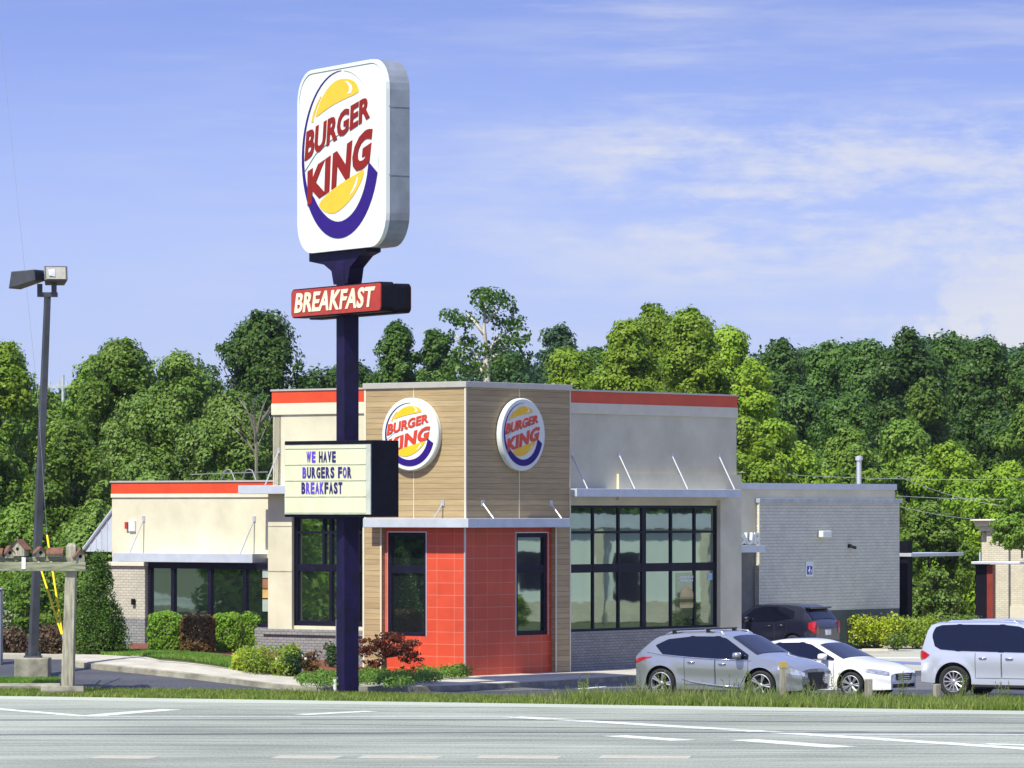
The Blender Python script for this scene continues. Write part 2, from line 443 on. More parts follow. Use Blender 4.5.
def hedge_blobs(w, d, h, seed, n=26, r=.26):
    g = np.random.default_rng(seed); out = []
    out.append(((0, 0, h * .48), (w * .42, d * .42, h * .42)))
    for _ in range(n):
        x = g.uniform(-.5, .5); y = g.uniform(-.5, .5); z = g.uniform(.25, 1)
        x = np.sign(x) * abs(x) ** .7 * .81; y = np.sign(y) * abs(y) ** .7 * .81
        rr = r * g.uniform(.8, 1.3)
        out.append(((x * (w - 1.6 * rr), y * (d - 1.6 * rr), max(rr * .7, z * h - rr)), (rr, rr, rr)))
    return out
# ------------------------------------------------------------------ vehicles
def paint(name, col, metal=.6, rough=.32):
    return mat(name, col, rough, metal, var=.02, scale=1.5, coat=1.0, spec=.5)
M_silver = paint('silver paint', (.35, .37, .40), .6, .24)
M_pearl = paint('pearl white paint', (.50, .53, .60), .35, .3)
M_whitep = paint('white paint', (.84, .84, .84), 0., .3)
M_darkcar = paint('midnight paint', (.008, .009, .025), .1, .3)
M_carglass = glass_mat('car glass', (.55, .6, .9), .05, (.004, .005, .012))
M_tyre = mat('tyre rubber', (.018, .018, .018), .85, var=.2)
M_rim = mat('alloy rim', (.42, .43, .45), .42, .6, var=.03)
M_rimdark = mat('wheel well dark', (.01, .01, .012), .9)
M_chrome = mat('chrome trim', (.75, .75, .78), .15, .9, var=.02)
M_tail = mat('tail lamp red', (.42, .008, .012), .15, var=.1, coat=1.)
M_head = mat('head lamp clear', (.55, .58, .60), .1, .5, var=.25, scale=12, coat=1.)
M_plas = mat('black trim plastic', (.015, .015, .017), .55)
M_plate = mat('plate white', (.75, .76, .80), .4)
M_seat = mat('seat dark', (.05, .05, .055), .8)

def interp(pts, x, soft=.10):
    xs = [p[0] for p in pts]; zs = [p[1] for p in pts]
    q = np.array([-1.5, -1, -.5, 0, .5, 1, 1.5]) * soft; wgt = np.array([.3, .7, 1, 1.2, 1, .7, .3]); wgt /= wgt.sum()
    return float((np.interp(x + q, xs, zs) * wgt).sum())
def make_car(S):
    L, Wm, Rw = S['L'], S['W'] / 2, S['rw']
    xr, xf = S['axr'], S['axf']; arch = Rw + S.get('archgap', .07)
    ztop = lambda x: interp(S['top'], x, S.get('soft', .08))
    belt = lambda x: interp(S['belt'], x, .1)
    zb0 = lambda x: interp(S['bot'], x, .06)
    nf, nr = S['nf'], S['nr']; kf, kr = S['kf'], S['kr']
    roofz = max(p[1] for p in S['top'])
    def plan(x):
        tf = max(0, (x - (L - nf)) / nf); tr = max(0, (nr - x) / nr)
        return 1 - kf * tf ** 2.3 - kr * tr ** 2.6
    def w(x, z):
        b = belt(x)
        if z < b:
            k = (b - z) / (b - .2)
            f = 1 - .035 * k * k - .012 * math.exp(-((k - .0) / .12) ** 2) - .018 * math.exp(-((k - .55) / .2) ** 2)
            for xa in (xr, xf):   # flared arches
                d = abs(math.hypot(x - xa, z - Rw) - arch)
                f += S.get('flare', .012) * math.exp(-(d / .09) ** 2)
        else:
            k = (z - b) / max(roofz - b, .1); f = .985 - S['tumble'] * k ** 1.15
        return Wm * plan(x) * f
    def zlow(x):
        z = zb0(x)
        for xa in (xr, xf):
            d = abs(x - xa)
            if d < arch: z = max(z, Rw + math.sqrt(arch * arch - d * d))
        return z
    crown = lambda x: .055
    xs = list(np.linspace(0, L, 58))
    for xa in (xr, xf):
        for k in range(0, 25): xs.append(xa + arch * math.cos(PI * k / 24))
        xs += [xa - arch - .002, xa + arch + .002]
    xs = sorted(set(round(x, 4) for x in xs if 0 <= x <= L))
    nl, nu, ntp = 8, 6, 6
    def column(x):
        zt = ztop(x) - crown(x); zb = min(belt(x), zt - .03); zl = min(zlow(x), zb - .02)
        c = []
        for k in range(nl + 1):
            z = zl + (zb - zl) * k / nl; c.append((w(x, z), z))
        for k in range(1, nu + 1):
            z = zb + (zt - zb) * k / nu; c.append((w(x, z), z))
        we = w(x, zt)
        for k in range(1, ntp + 1):
            f = 1 - k / ntp; f = f ** .7 if f > 0 else 0
            c.append((we * f, zt + crown(x) * (1 - f ** 3)))
        return c
    def top_pt(x, f):
        zt = ztop(x) - crown(x); we = w(x, zt)
        return Vector((x, we * f, zt + crown(x) * (1 - abs(f) ** 3)))
    root = empty(S['name'])
    cols = [column(x) for x in xs]; nc = len(cols[0])
    mb = MB(); vs = []; 
    for x, c in zip(xs, cols):
        for y, z in c: vs.append((x, y, z))
        for y, z in reversed(c[:-1]): vs.append((x, -y, z))
    n2 = 2 * nc - 1; fs = []
    for i in range(len(xs) - 1):
        for k in range(n2 - 1):
            fs.append((i * n2 + k, i * n2 + k + 1, (i + 1) * n2 + k + 1, (i + 1) * n2 + k))
    fs.append(tuple(range(n2))); fs.append(tuple(range(len(vs) - 1, len(vs) - n2 - 1, -1)))
    mb.add(vs, fs)
    mb.build('body', S['paint'], root, True, auto=38)
    # dark inner tub seen through the arches
    mb = MB(); mb.box(.25, L - .3, -(Wm - .30), Wm - .30, .22, min(.75, belt(L * .5) - .1)); mb.build('underbody', M_rimdark, root)
    def grid(us, vsf, fn):
        V = [fn(u, v) for u in us for v in vsf]; n = len(vsf)
        return V, [(i * n + k, i * n + k + 1, (i + 1) * n + k + 1, (i + 1) * n + k) for i in range(len(us) - 1) for k in range(n - 1)]
    def side_patch(poly_lo, poly_hi, x0, x1, off, sgn, nx=16, nz=5):
        lo = lambda x: float(np.interp(x, [p[0] for p in poly_lo], [p[1] for p in poly_lo]))
        hi = lambda x: float(np.interp(x, [p[0] for p in poly_hi], [p[1] for p in poly_hi]))
        def fn(x, t):
            z = lo(x) + (hi(x) - lo(x)) * t; z = max(z, lo(x)); return Vector((x, sgn * (w(x, z) + off), z))
        return grid(list(np.linspace(x0, x1, nx)), list(np.linspace(0, 1, nz)), fn)
    for sg in (-1, 1):
        for wa, wb_ in zip(S['win'][:-1], S['win'][1:]):
            xa_, xb_ = wa['lo'][-1][0] - .03, wb_['lo'][0][0] + .03
            mb = MB(); V, f = side_patch([(xa_, wa['lo'][-1][1] - .012), (xb_, wb_['lo'][0][1] - .012)], [(xa_, wa['hi'][-1][1] + .012), (xb_, wb_['hi'][0][1] + .012)], xa_, xb_, .006, sg, 5); mb.add(V, f)
            mb.build('door_pillar', M_carglass, root, True)
        for wd in S['win']:
            mb = MB(); V, f = side_patch(wd['lo'], wd['hi'], wd['lo'][0][0], wd['lo'][-1][0], .010, sg, 18); mb.add(V, f)
            mb.build('side_window', M_carglass, root, True)
        if 'trim' in S:
            for lo, hi in S['trim']:
                mb = MB(); V, f = side_patch(lo, hi, lo[0][0], lo[-1][0], .006, sg, 24, 3); mb.add(V, f); mb.build('window_trim', M_plas, root, True)
        if 'low_highlight' in S:  # bright tube drawn as the highlight along the lower door crease
            mb = MB(); mb.tube([(x, sg * (w(x, z) + .01), z) for x, z in S['low_highlight']], [.03, .022, .018, .014, .008], 6); mb.build('door_crease_highlight', M_chrome, root, True)
        if 'chrome' in S:
            lo = S['chrome']; mb = MB()
            mb.tube([(x, sg * (w(x, z) + .008), z) for x, z in lo], .012, 5); mb.build('chrome_strip', M_chrome, root, True)
        for d in S['doors']:
            x0, x1, z0 = d
            mb = MB()
            pts = []
            for k in range(9): z = belt(x0) - .01 - (belt(x0) - .01 - z0) * k / 8; pts.append((x0 + .0, z))
            for k in range(1, 9): pts.append((x0 + (x1 - x0) * k / 8, z0))
            for k in range(1, 9): z = z0 + (belt(x1) - .01 - z0) * k / 8; pts.append((x1, z))
            pts = [(x, z) for x, z in pts if min(math.hypot(x - xa, z - Rw) for xa in (xr, xf)) > arch + .02]
            mb.tube([(x, sg * (w(x, z) + .0), z) for x, z in pts], .007, 4)
            dr = mb.build('door', M_plas, root)
            hx, hz = x0 + .16, belt(x0) - S.get('handle_drop', .10)
            mb = MB(); yy = sg * (w(hx, hz) + .022)
            mb.tube([(hx - .06, sg * (w(hx - .06, hz) + .0), hz), (hx - .04, yy, hz + .002), (hx + .12, yy, hz + .004), (hx + .14, sg * (w(hx + .14, hz)), hz)], [.014, .02, .02, .014], 8)
            mb.build('handle', S.get('handle', S['paint']), dr, True)
        # mirror
        mx, mz = S['mirror']; yb = w(mx, mz)
        mb = MB(); vs = []
        Mx = Matrix.Translation((mx, sg * (yb + .15), mz + .02)) @ Matrix.Diagonal((.11, .12, .085, 1))
        bm = bmesh.new(); bmesh.ops.create_uvsphere(bm, u_segments=12, v_segments=8, radius=1)
        for v in bm.verts: v.co = Vector((math.copysign(abs(v.co.x) ** .7, v.co.x), math.copysign(abs(v.co.y) ** .7, v.co.y), math.copysign(abs(v.co.z) ** .7, v.co.z)))
        mb.add([Mx @ v.co for v in bm.verts], [[v.index for v in f.verts] for f in bm.faces]); bm.free()
        mb.tube([(mx, sg * (yb - .03), mz - .03), (mx, sg * (yb + .12), mz - .02)], .025, 6)
        mb.build('wing_mirror', S['paint'], root, True)
        # lamps
        mb = MB(); V, f = side_patch(S['head_lo'], S['head_hi'], S['head_lo'][0][0], S['head_lo'][-1][0], .008, sg, 10, 4); mb.add(V, f)
        x1 = L; ya, yb2 = S['headf']; zz = S['headfz']
        V = [Vector((L + .010, sg * y, z)) for y, z in ((ya * Wm, zz[0]), (ya * Wm, zz[1]), (w(L, zz[3]) + .004, zz[3]), (w(L, zz[2]) + .004, zz[2]))]
        mb.add(V, [(0, 1, 2, 3)]); mb.build('headlight', M_head, root, True, auto=30)
        mb = MB(); V, f = side_patch(S['tail_lo'], S['tail_hi'], S['tail_lo'][0][0], S['tail_lo'][-1][0], .010, sg, 8, 4); mb.add(V, f)
        ya, z0, z1 = S['tailr']
        mb.add([Vector((-.010, sg * y, z)) for y, z in ((ya * Wm, z0), (ya * Wm, z1), (w(0, z1) + .006, z1), (w(0, z0) + .006, z0))], [(0, 1, 2, 3)])
        mb.build('taillight', M_tail, root, True, auto=30)
        # cladding
        if S.get('clad'):
            mb = MB(); mb.box(xr + arch + .05, xf - arch - .05, sg * (Wm - .06) - .03, sg * (Wm - .06) + .03, zb0(2) - .06, zb0(2) + .05); mb.build('sill', M_plas, root)
        if S.get('rail'):
            a, b = S['rail']; mb = MB(); pts = []
            for k in range(13):
                x = a + (b - a) * k / 12; lift = .045 if 0 < k < 12 else 0.0
                q = top_pt(x, .88); pts.append((x, sg * q.y, q.z + lift))
            mb.tube(pts, .018, 6); mb.build('roof_rail', S.get('railm', M_chrome), root, True)
    if S.get('bars'):
        for bx in S['bars']:
            q = top_pt(bx, .93); mb = MB(); mb.box(bx - .035, bx + .035, -q.y - .05, q.y + .05, q.z + .07, q.z + .105)
            mb.box(bx - .05, bx + .05, -q.y - .0, -q.y + .09, q.z - .01, q.z + .10); mb.box(bx - .05, bx + .05, q.y - .09, q.y, q.z - .01, q.z + .10)
            mb.build('roof_bar', M_plas, root, bevel=.01)
    # screens
    def screen(x0, x1, fr0, fr1, name):
        V, f = grid(list(np.linspace(x0, x1, 9)), list(np.linspace(-1, 1, 13)), lambda x, t: top_pt(x, t * (fr0 + (fr1 - fr0) * (x - x0) / (x1 - x0))) + Vector((.012 if name == 'windshield' else -.012, 0, .008)))
        mb = MB().add(V, f); mb.build(name, M_carglass, root, True)
    screen(S['ws'][0], S['ws'][1], .90, .93, 'windshield')
    screen(S['rs'][0], S['rs'][1], .90, .88, 'rear_window')
    if S.get('grille'):
        g = S['grille']; mb = MB()
        mb.prism(g, Matrix.Rotation(R(90), 4, 'Z') @ Matrix.Identity(4), -(L + .004), -(L + .022)); 
        go = mb.build('grille', M_plas, root)
        mb = MB()
        zs = [p[1] for p in g]; z0, z1 = min(zs), max(zs); k = 0
        wid = max(p[0] for p in g)
        for z in np.linspace(z0 + .03, z1 - .03, S.get('gbars', 4)):
            mb.box(L + .018, L + .03, -wid * .72, wid * .72, z - .007, z + .007)
        mb.build('grille_bar', S.get('gmat', M_chrome), go)
    mb = MB(); mb.box(L - .02, L + .012, -.62 * Wm, .62 * Wm, S['bot'][-1][1] + .04, S['bot'][-1][1] + .13); mb.build('lower_intake', M_plas, root)
    mb = MB(); mb.box(-.024, 0, -.16, .16, S['plate'], S['plate'] + .15); mb.build('licence_plate', M_plate, root)
    if S.get('spoiler'):
        x, z = S['spoiler']; q = top_pt(x, .9); mb = MB(); mb.box(x - .18, x + .1, -q.y, q.y, q.z + .0, q.z + .05); mb.build('spoiler', S['paint'], root, bevel=.015)
    if S.get('interior', True):
        pass
    # wheels
    tw = .235
    for xa in (xr, xf):
        for sg in (-1, 1):
            yc = sg * (Wm - .015 - tw / 2)
            Mw = Matrix.Translation((xa, yc, Rw)) @ Matrix.Rotation(0 if sg < 0 else PI, 4, 'Z')
            rr = Rw * S.get('rimr', .70)
            mb = MB(); h = tw / 2
            mb.lathe([(rr, -h + .012), (rr + .02, -h), (Rw - .045, -h - .004), (Rw - .015, -h + .02), (Rw, -h + .05), (Rw, h - .05), (Rw - .015, h - .02), (Rw - .05, h), (rr, h)], Mw, 36)
            for k in range(0): pass
            tyre = mb.build('wheel', M_tyre, root, True, auto=40)
            mb = MB()
            mb.lathe([(rr + .004, -h + .006), (rr - .012, -h + .0), (rr - .022, -h + .02), (rr - .03, -h + .07), (rr - .04, 0.0)], Mw, 36)
            ns = S.get('spokes', 10)
            for k in range(ns):
                a = 2 * PI * k / ns
                for da in ((-.10, .10) if S.get('twin') else (0,)):
                    Mk = Mw @ Matrix.Rotation(a, 4, 'Y')
                    p0 = Mk @ Vector((.05, -h + .035, .0)); p1 = Mk @ Vector((rr * .55 * math.cos(da), -h + .02, rr * .55 * math.sin(da))); p2 = Mk @ Vector(((rr - .012) * math.cos(da * 1.3), -h + .012, (rr - .012) * math.sin(da * 1.3)))
                    mb.tube([p0, p1, p2], [.022, .02, .024], 5)
            mb.lathe([(.0, -h + .005), (.035, -h + .005), (.055, -h + .015), (.07, -h + .04), (.07, 0)], Mw, 16)
            rim = mb.build('rim', M_rim, tyre, True, auto=35)
            mb = MB(); mb.lathe([(0, -h + .085), (rr * .62, -h + .085), (rr * .62, -h + .1), (0, -h + .1)], Mw, 24); mb.build('brake_disc', M_rimdark, tyre)
    return root
def park(S, rear_near, heading, lat=0., label='', group='cars parked in the restaurant lot'):
    """rear_near: ground point of the near-side (right-hand) rear wheel"""
    o = make_car(S); h = Vector((math.cos(heading), math.sin(heading), 0)); left = Vector((-h.y, h.x, 0))
    p = Vector(rear_near) - h * S['axr'] + left * (S['W'] / 2 - .13) * S.get('side', 1)
    o.location = (p.x, p.y, 0.004); o.rotation_euler = (0, 0, heading)
    tag(o, label, 'car', group)
    return o
CROSS = dict(name='parked_crossover', low_highlight=[(3.05, .33), (2.5, .35), (2.0, .39), (1.65, .44), (1.40, .50)], L=4.80, W=1.9, rw=.375, axr=.95, axf=3.76, paint=M_silver, nf=.75, nr=.65, kf=.24, kr=.17, tumble=.22, flare=.016,
    top=[(0, .98), (.05, 1.03), (.16, 1.14), (.62, 1.50), (.80, 1.585), (1.3, 1.655), (2.1, 1.69), (2.55, 1.67), (2.85, 1.59), (3.65, 1.15), (3.75, 1.12), (4.3, 1.02), (4.68, .90), (4.82, .78), (4.89, .66)],
    belt=[(0, 1.02), (.5, 1.06), (1.5, 1.02), (2.5, .985), (3.6, .97), (4.2, .90), (4.89, .60)],
    bot=[(0, .45), (.15, .33), (.5, .27), (1.5, .24), (3.2, .24), (4.4, .24), (4.89, .28)],
    win=[dict(lo=[(.78, 1.30), (1.0, 1.10), (1.75, 1.045)], hi=[(.78, 1.32), (1.1, 1.47), (1.75, 1.545)]),
         dict(lo=[(1.80, 1.04), (2.45, 1.01)], hi=[(1.80, 1.55), (2.45, 1.555)])[0:1] if 0 else dict(lo=[(1.80, 1.04), (2.45, 1.01)], hi=[(1.80, 1.55), (2.45, 1.555)]),
         dict(lo=[(2.54, 1.01), (3.42, 1.0)], hi=[(2.54, 1.555), (2.75, 1.51), (3.42, 1.12)])],
    trim=[([(.35, 1.16), (.6, 1.10), (1.0, 1.09), (1.8, 1.035), (3.5, .985)], [(.35, 1.18), (.75, 1.40), (1.1, 1.49), (1.9, 1.57), (2.55, 1.57), (2.8, 1.52), (3.5, 1.10)])][:0],
    chrome=[(.55, 1.14), (1.0, 1.085), (1.8, 1.03), (2.5, 1.0), (3.5, .985)],
    doors=[(1.62, 2.48, .36), (2.50, 3.42, .36)], mirror=(3.18, 1.08), handle=M_chrome,
    head_lo=[(4.25, .78), (4.55, .66), (4.86, .62)], head_hi=[(4.25, .86), (4.6, .80), (4.86, .70)], headf=(.45, .78), headfz=(.56, .66, .62, .66),
    tail_lo=[(.012, .86), (.3, .96), (.55, 1.02)], tail_hi=[(.012, .97), (.3, 1.03), (.55, 1.035)], tailr=(.35, .86, .93),
    ws=(2.86, 3.62), rs=(.16, .62), rail=(.95, 2.65), bars=(1.2, 2.15), clad=True, spokes=5, twin=True, rimr=.74, plate=.72,
    grille=[(-.40, .70), (.40, .70), (.30, .50), (.58, .27), (-.58, .27), (-.30, .50)], gbars=9, gmat=M_plas)
SEDAN = dict(name='parked_sedan', L=4.88, W=1.86, rw=.325, axr=1.05, axf=3.88, paint=M_whitep, nf=.8, nr=.6, kf=.26, kr=.18, tumble=.27, flare=.01,
    top=[(0, .92), (.06, 1.05), (.55, 1.10), (1.3, 1.36), (1.75, 1.435), (2.25, 1.45), (2.6, 1.42), (2.9, 1.33), (3.65, .99), (3.8, .965), (4.4, .86), (4.72, .76), (4.83, .68), (4.88, .58)],
    belt=[(0, .98), (1., .97), (2.5, .93), (3.6, .88), (4.3, .78), (4.88, .52)],
    bot=[(0, .36), (.2, .26), (1.5, .19), (3.3, .19), (4.4, .2), (4.88, .22)],
    win=[dict(lo=[(1.05, 1.07), (1.75, .985)], hi=[(1.05, 1.10), (1.4, 1.27), (1.75, 1.335)]),
         dict(lo=[(1.80, .98), (2.40, .955)], hi=[(1.80, 1.34), (2.40, 1.355)]),
         dict(lo=[(2.48, .95), (3.42, .93)], hi=[(2.48, 1.35), (2.7, 1.31), (3.42, .97)])],
    chrome=[(1.0, 1.05), (1.75, .97), (2.5, .945), (3.4, .92)],
    doors=[(1.55, 2.42, .28), (2.44, 3.40, .28)], mirror=(3.15, .99),
    head_lo=[(4.30, .66), (4.6, .60), (4.85, .56)], head_hi=[(4.30, .74), (4.6, .72), (4.85, .66)], headf=(.44, .78), headfz=(.53, .62, .50, .59),
    tail_lo=[(.012, .78), (.35, .84)], tail_hi=[(.012, .95), (.35, .93)], tailr=(.4, .80, .93),
    ws=(2.88, 3.62), rs=(.62, 1.3), spokes=7, twin=True, rimr=.72, plate=.60, grille=[(-.44, .60), (.44, .60), (.38, .44), (-.38, .44)], gbars=3)
SUV = dict(name='parked_large_suv', L=5.30, W=2.03, rw=.40, axr=1.20, axf=4.27, paint=M_pearl, nf=.6, nr=.5, kf=.16, kr=.10, tumble=.15, flare=.022, archgap=.085,
    top=[(0, 1.0), (.03, 1.12), (.16, 1.42), (.34, 1.78), (.50, 1.865), (1.0, 1.90), (2.2, 1.925), (2.9, 1.90), (3.2, 1.83), (3.95, 1.33), (4.1, 1.29), (4.9, 1.20), (5.15, 1.10), (5.25, .98), (5.30, .85)],
    belt=[(0, 1.12), (1, 1.14), (2.5, 1.12), (4.0, 1.10), (4.8, 1.06), (5.3, .80)],
    bot=[(0, .48), (.2, .40), (.7, .36), (2, .34), (3.6, .34), (4.8, .34), (5.3, .38)],
    win=[dict(lo=[(.42, 1.52), (.55, 1.28), (.72, 1.20), (1.30, 1.17)], hi=[(.42, 1.60), (.50, 1.76), (.72, 1.80), (1.30, 1.82)]),
         dict(lo=[(1.36, 1.17), (2.42, 1.155)], hi=[(1.36, 1.82), (2.42, 1.825)]),
         dict(lo=[(2.50, 1.155), (3.72, 1.14)], hi=[(2.50, 1.825), (2.9, 1.79), (3.15, 1.70), (3.72, 1.24)])],
    doors=[(1.78, 2.46, .50), (2.48, 3.62, .50)], mirror=(3.45, 1.20), handle=M_chrome, handle_drop=.13,
    head_lo=[(4.95, .88), (5.28, .84)], head_hi=[(4.95, 1.04), (5.28, 1.0)], headf=(.5, .85), headfz=(.72, .9, .78, .9),
    tail_lo=[(.012, .93), (.12, .95), (.26, 1.05)], tail_hi=[(.012, 1.18), (.14, 1.13), (.26, 1.07)], tailr=(.42, .96, 1.14),
    ws=(3.2, 3.93), rs=(.12, .32), rail=(.9, 2.9), clad=True, spokes=12, rimr=.66, plate=.80, grille=[(-.6, .98), (.6, .98), (.5, .62), (-.5, .62)], gbars=4)
HATCH = dict(name='parked_hatchback', L=4.04, W=1.74, rw=.31, axr=.78, axf=3.30, paint=M_darkcar, nf=.7, nr=.5, kf=.22, kr=.13, tumble=.2, flare=.014,
    top=[(0, .82), (.04, .98), (.14, 1.10), (.42, 1.44), (.55, 1.50), (1.1, 1.54), (1.8, 1.545), (2.2, 1.50), (2.9, 1.08), (3.05, 1.04), (3.6, .94), (3.92, .8), (4.04, .6)],
    belt=[(0, .95), (.8, 1.0), (2, .95), (2.9, .90), (3.5, .82), (4.04, .55)],
    bot=[(0, .34), (.2, .26), (1.5, .2), (3., .2), (4.04, .24)],
    win=[dict(lo=[(.75, 1.12), (1.35, 1.02)], hi=[(.75, 1.30), (1.1, 1.41), (1.35, 1.43)]),
         dict(lo=[(1.42, 1.01), (2.65, .96)], hi=[(1.42, 1.435), (1.9, 1.43), (2.2, 1.36), (2.65, 1.03)])],
    doors=[(1.0, 1.42, .3), (1.44, 2.5, .3)], mirror=(2.35, 1.04),
    head_lo=[(3.5, .62), (3.98, .55)], head_hi=[(3.5, .80), (3.98, .66)], headf=(.5, .8), headfz=(.5, .62, .5, .6),
    tail_lo=[(.012, .66), (.22, .80)], tail_hi=[(.012, 1.02), (.22, .98)], tailr=(.72, .68, 1.0),
    ws=(2.2, 2.86), rs=(.13, .42), spokes=5, twin=True, rimr=.68, plate=.62, spoiler=(.42, 1.45))

def shift_spec(S, d):
    def mv(v):
        if isinstance(v, list): return [mv(q) for q in v]
        if isinstance(v, tuple) and len(v) == 2: return (v[0] - d, v[1])
        if isinstance(v, tuple) and len(v) == 3: return (v[0] - d, v[1] - d, v[2])
        return v
    for k in ('top', 'belt', 'bot', 'head_lo', 'head_hi', 'chrome', 'doors'):
        if k in S: S[k] = mv(S[k])
    for w in S['win']: w['lo'] = mv(w['lo']); w['hi'] = mv(w['hi'])
    S['L'] -= d; S['axr'] -= d; S['axf'] -= d; S['mirror'] = (S['mirror'][0] - d, S['mirror'][1])
    S['ws'] = tuple(v - d for v in S['ws']); S['rs'] = tuple(max(.02, v - d) for v in S['rs'])
    if 'rail' in S: S['rail'] = tuple(v - d for v in S['rail'])
    if 'bars' in S: S['bars'] = tuple(v - d for v in S['bars'])
    tz = S['top'][0][1]
for k_ in ('top',): CROSS[k_] = [(0, .96), (.16, 1.06), (.25, 1.16)] + CROSS[k_][4:]
shift_spec(CROSS, .15)
SUV['top'] = [(0, 1.0), (.30, 1.06), (.34, 1.20), (.40, 1.50), (.46, 1.78), (.58, 1.875)] + SUV['top'][5:]
SUV['win'][0] = dict(lo=[(.62, 1.50), (.70, 1.28), (.85, 1.20), (1.30, 1.17)], hi=[(.62, 1.58), (.68, 1.74), (.85, 1.80), (1.30, 1.82)])
shift_spec(SUV, .30)
# ------------------------------------------------------------------ restaurant
AZ = R(52.0)
VX, VY = math.cos(AZ), math.sin(AZ); UX, UY = -VY, VX
CT = Vector((-1.26, 125.0, 0))
def b2w(x, y, z=0): return Vector((CT.x + x * VX + y * UX, CT.y + x * VY + y * UY, z))
def Ly(px, o=0.):
    k = (px - 512) / F; x = -o
    return -(CT.x + x * VX - k * (CT.y + x * VY)) / (UX - k * UY)
def Rx(px, o=0.):
    k = (px - 512) / F; y = -o
    return -(CT.x + y * UX - k * (CT.y + y * UY)) / (VX - k * VY)
def Lz(px, py, o=0.): return zat(py, b2w(-o, Ly(px, o)).y)
def Rz(px, py, o=0.): return zat(py, b2w(Rx(px, o), -o).y)
def LB(mb, px0, px1, z0, z1, o0, o1, mi=0):
    return mb.box(-o1, -o0, Ly(px1, o1), Ly(px0, o1), z0, z1, mi)
def RB(mb, px0, px1, z0, z1, o0, o1, mi=0):
    return mb.box(Rx(px0, o1), Rx(px1, o1), -o1, -o0, z0, z1, mi)
def wall(mb, a0, a1, z0, z1, o, th, holes, side):
    """wall a0..a1 x z0..z1 with rectangular openings, outer face at offset o, thickness th"""
    As = sorted(set([a0, a1] + [h[0] for h in holes] + [h[1] for h in holes])); Zs = sorted(set([z0, z1] + [h[2] for h in holes] + [h[3] for h in holes]))
    for i in range(len(As) - 1):
        zz = None
        for j in range(len(Zs) - 1):
            ca, cz = (As[i] + As[i + 1]) / 2, (Zs[j] + Zs[j + 1]) / 2
            solid = not any(h[0] < ca < h[1] and h[2] < cz < h[3] for h in holes)
            if solid and zz is None: zz = Zs[j]
            if (not solid) and zz is not None:
                _wb(mb, As[i], As[i + 1], zz, Zs[j], o, th, side); zz = None
        if zz is not None: _wb(mb, As[i], As[i + 1], zz, Zs[-1], o, th, side)
def _wb(mb, a0, a1, z0, z1, o, th, side):
    if side == 'L': mb.box(-o, -o + th, a0, a1, z0, z1)
    else: mb.box(a0, a1, -o, -o + th, z0, z1)
def win_frame(parent, a0, a1, z0, z1, o, side, verts, hors, fw=.07, dep=.12, pane=None, rail=None, label=None):
    """window: frame of bars (verts/hors are (pos,width)), pane behind"""
    mb = MB()
    def B(p0, p1, q0, q1, d0=0, d1=dep):
        if side == 'L': mb.box(-o + d0, -o + d1, p0, p1, q0, q1)
        else: mb.box(p0, p1, -o + d0, -o + d1, q0, q1)
    B(a0, a0 + fw, z0, z1); B(a1 - fw, a1, z0, z1); B(a0 + fw, a1 - fw, z0, z0 + fw); B(a0 + fw, a1 - fw, z1 - fw, z1)
    hs = sorted(hors)
    for p, wd in verts: B(p - wd / 2, p + wd / 2, z0 + fw, z1 - fw, .004, dep - .004)
    for q, wd in hs: B(a0 + fw, a1 - fw, q - wd / 2, q + wd / 2, .010, dep - .010)
    w = mb.build('window', M_frame, parent)
    mb = MB()
    if side == 'L': mb.box(-o + dep * .55, -o + dep * .65, a0 + fw * .5, a1 - fw * .5, z0 + fw * .5, z1 - fw * .5)
    else: mb.box(a0 + fw * .5, a1 - fw * .5, -o + dep * .55, -o + dep * .65, z0 + fw * .5, z1 - fw * .5)
    mb.build('pane', pane or M_pane, w)
    return w
B = empty('restaurant', CT, AZ, 'cream and wood-clad restaurant with red tiled corner, orange roof bands and dark windows', 'building')

# --- levels
ZT = 8.17; ZC0, ZC1 = 4.19, 4.44
yTW = Ly(364.7); xTW = Rx(570.3)
# tower upper box
mb = MB(); mb.box(0, xTW, 0, yTW, ZC1 - .15, ZT - .16); mb.build('tower_wall', M_wood, B)
mb = MB(); mb.box(-.05, xTW + .04, -.05, yTW + .04, ZT - .16, ZT); mb.build('tower_coping', M_coping, B, bevel=.01)
for a_ in ((-.02, .03, -.02, .03), (-.012, 0.0, yTW - .05, yTW + .01), (xTW - .04, xTW + .01, -.012, 0.), (Rx(519), Rx(519) + .03, -.006, 0.), (-.006, 0, Ly(414), Ly(414) + .02)):
    MB().box(*a_, ZC1, ZT - .16).build('corner_trim', M_trim, B)
# tower canopy (thin slab wrapping the corner)
oc = .42
mb = MB(); mb.box(-oc, 0, -oc, Ly(362.8, oc), ZC0, ZC1); mb.box(0, Rx(570.3, oc), -oc, 0, ZC0, ZC1)
mb.build('corner_canopy', M_canopy, B, bevel=.012)
# timber clad pilasters either side of the red corner
pl0, pl1 = Ly(381.5, .02), Ly(363.2, .02)
mb = MB(); mb.box(-.02, .5, pl0, pl1, .15, ZC0); mb.build('pilaster', M_wood, B)
pr0, pr1 = Rx(555.5, .02), Rx(570.3, .02)
mb = MB(); mb.box(pr0, pr1, -.02, .5, .13, ZC0); mb.build('pilaster', M_wood, B)
for a_ in ((-.035, -.02, pl1 - .05, pl1 + .012), (-.035, -.02, pl0 - .012, pl0 + .04), (pr0 - .012, pr0 + .04, -.035, -.02), (pr1 - .04, pr1 + .012, -.035, -.02)):
    MB().box(*a_, .15, ZC0).build('pilaster_trim', M_trim, B)
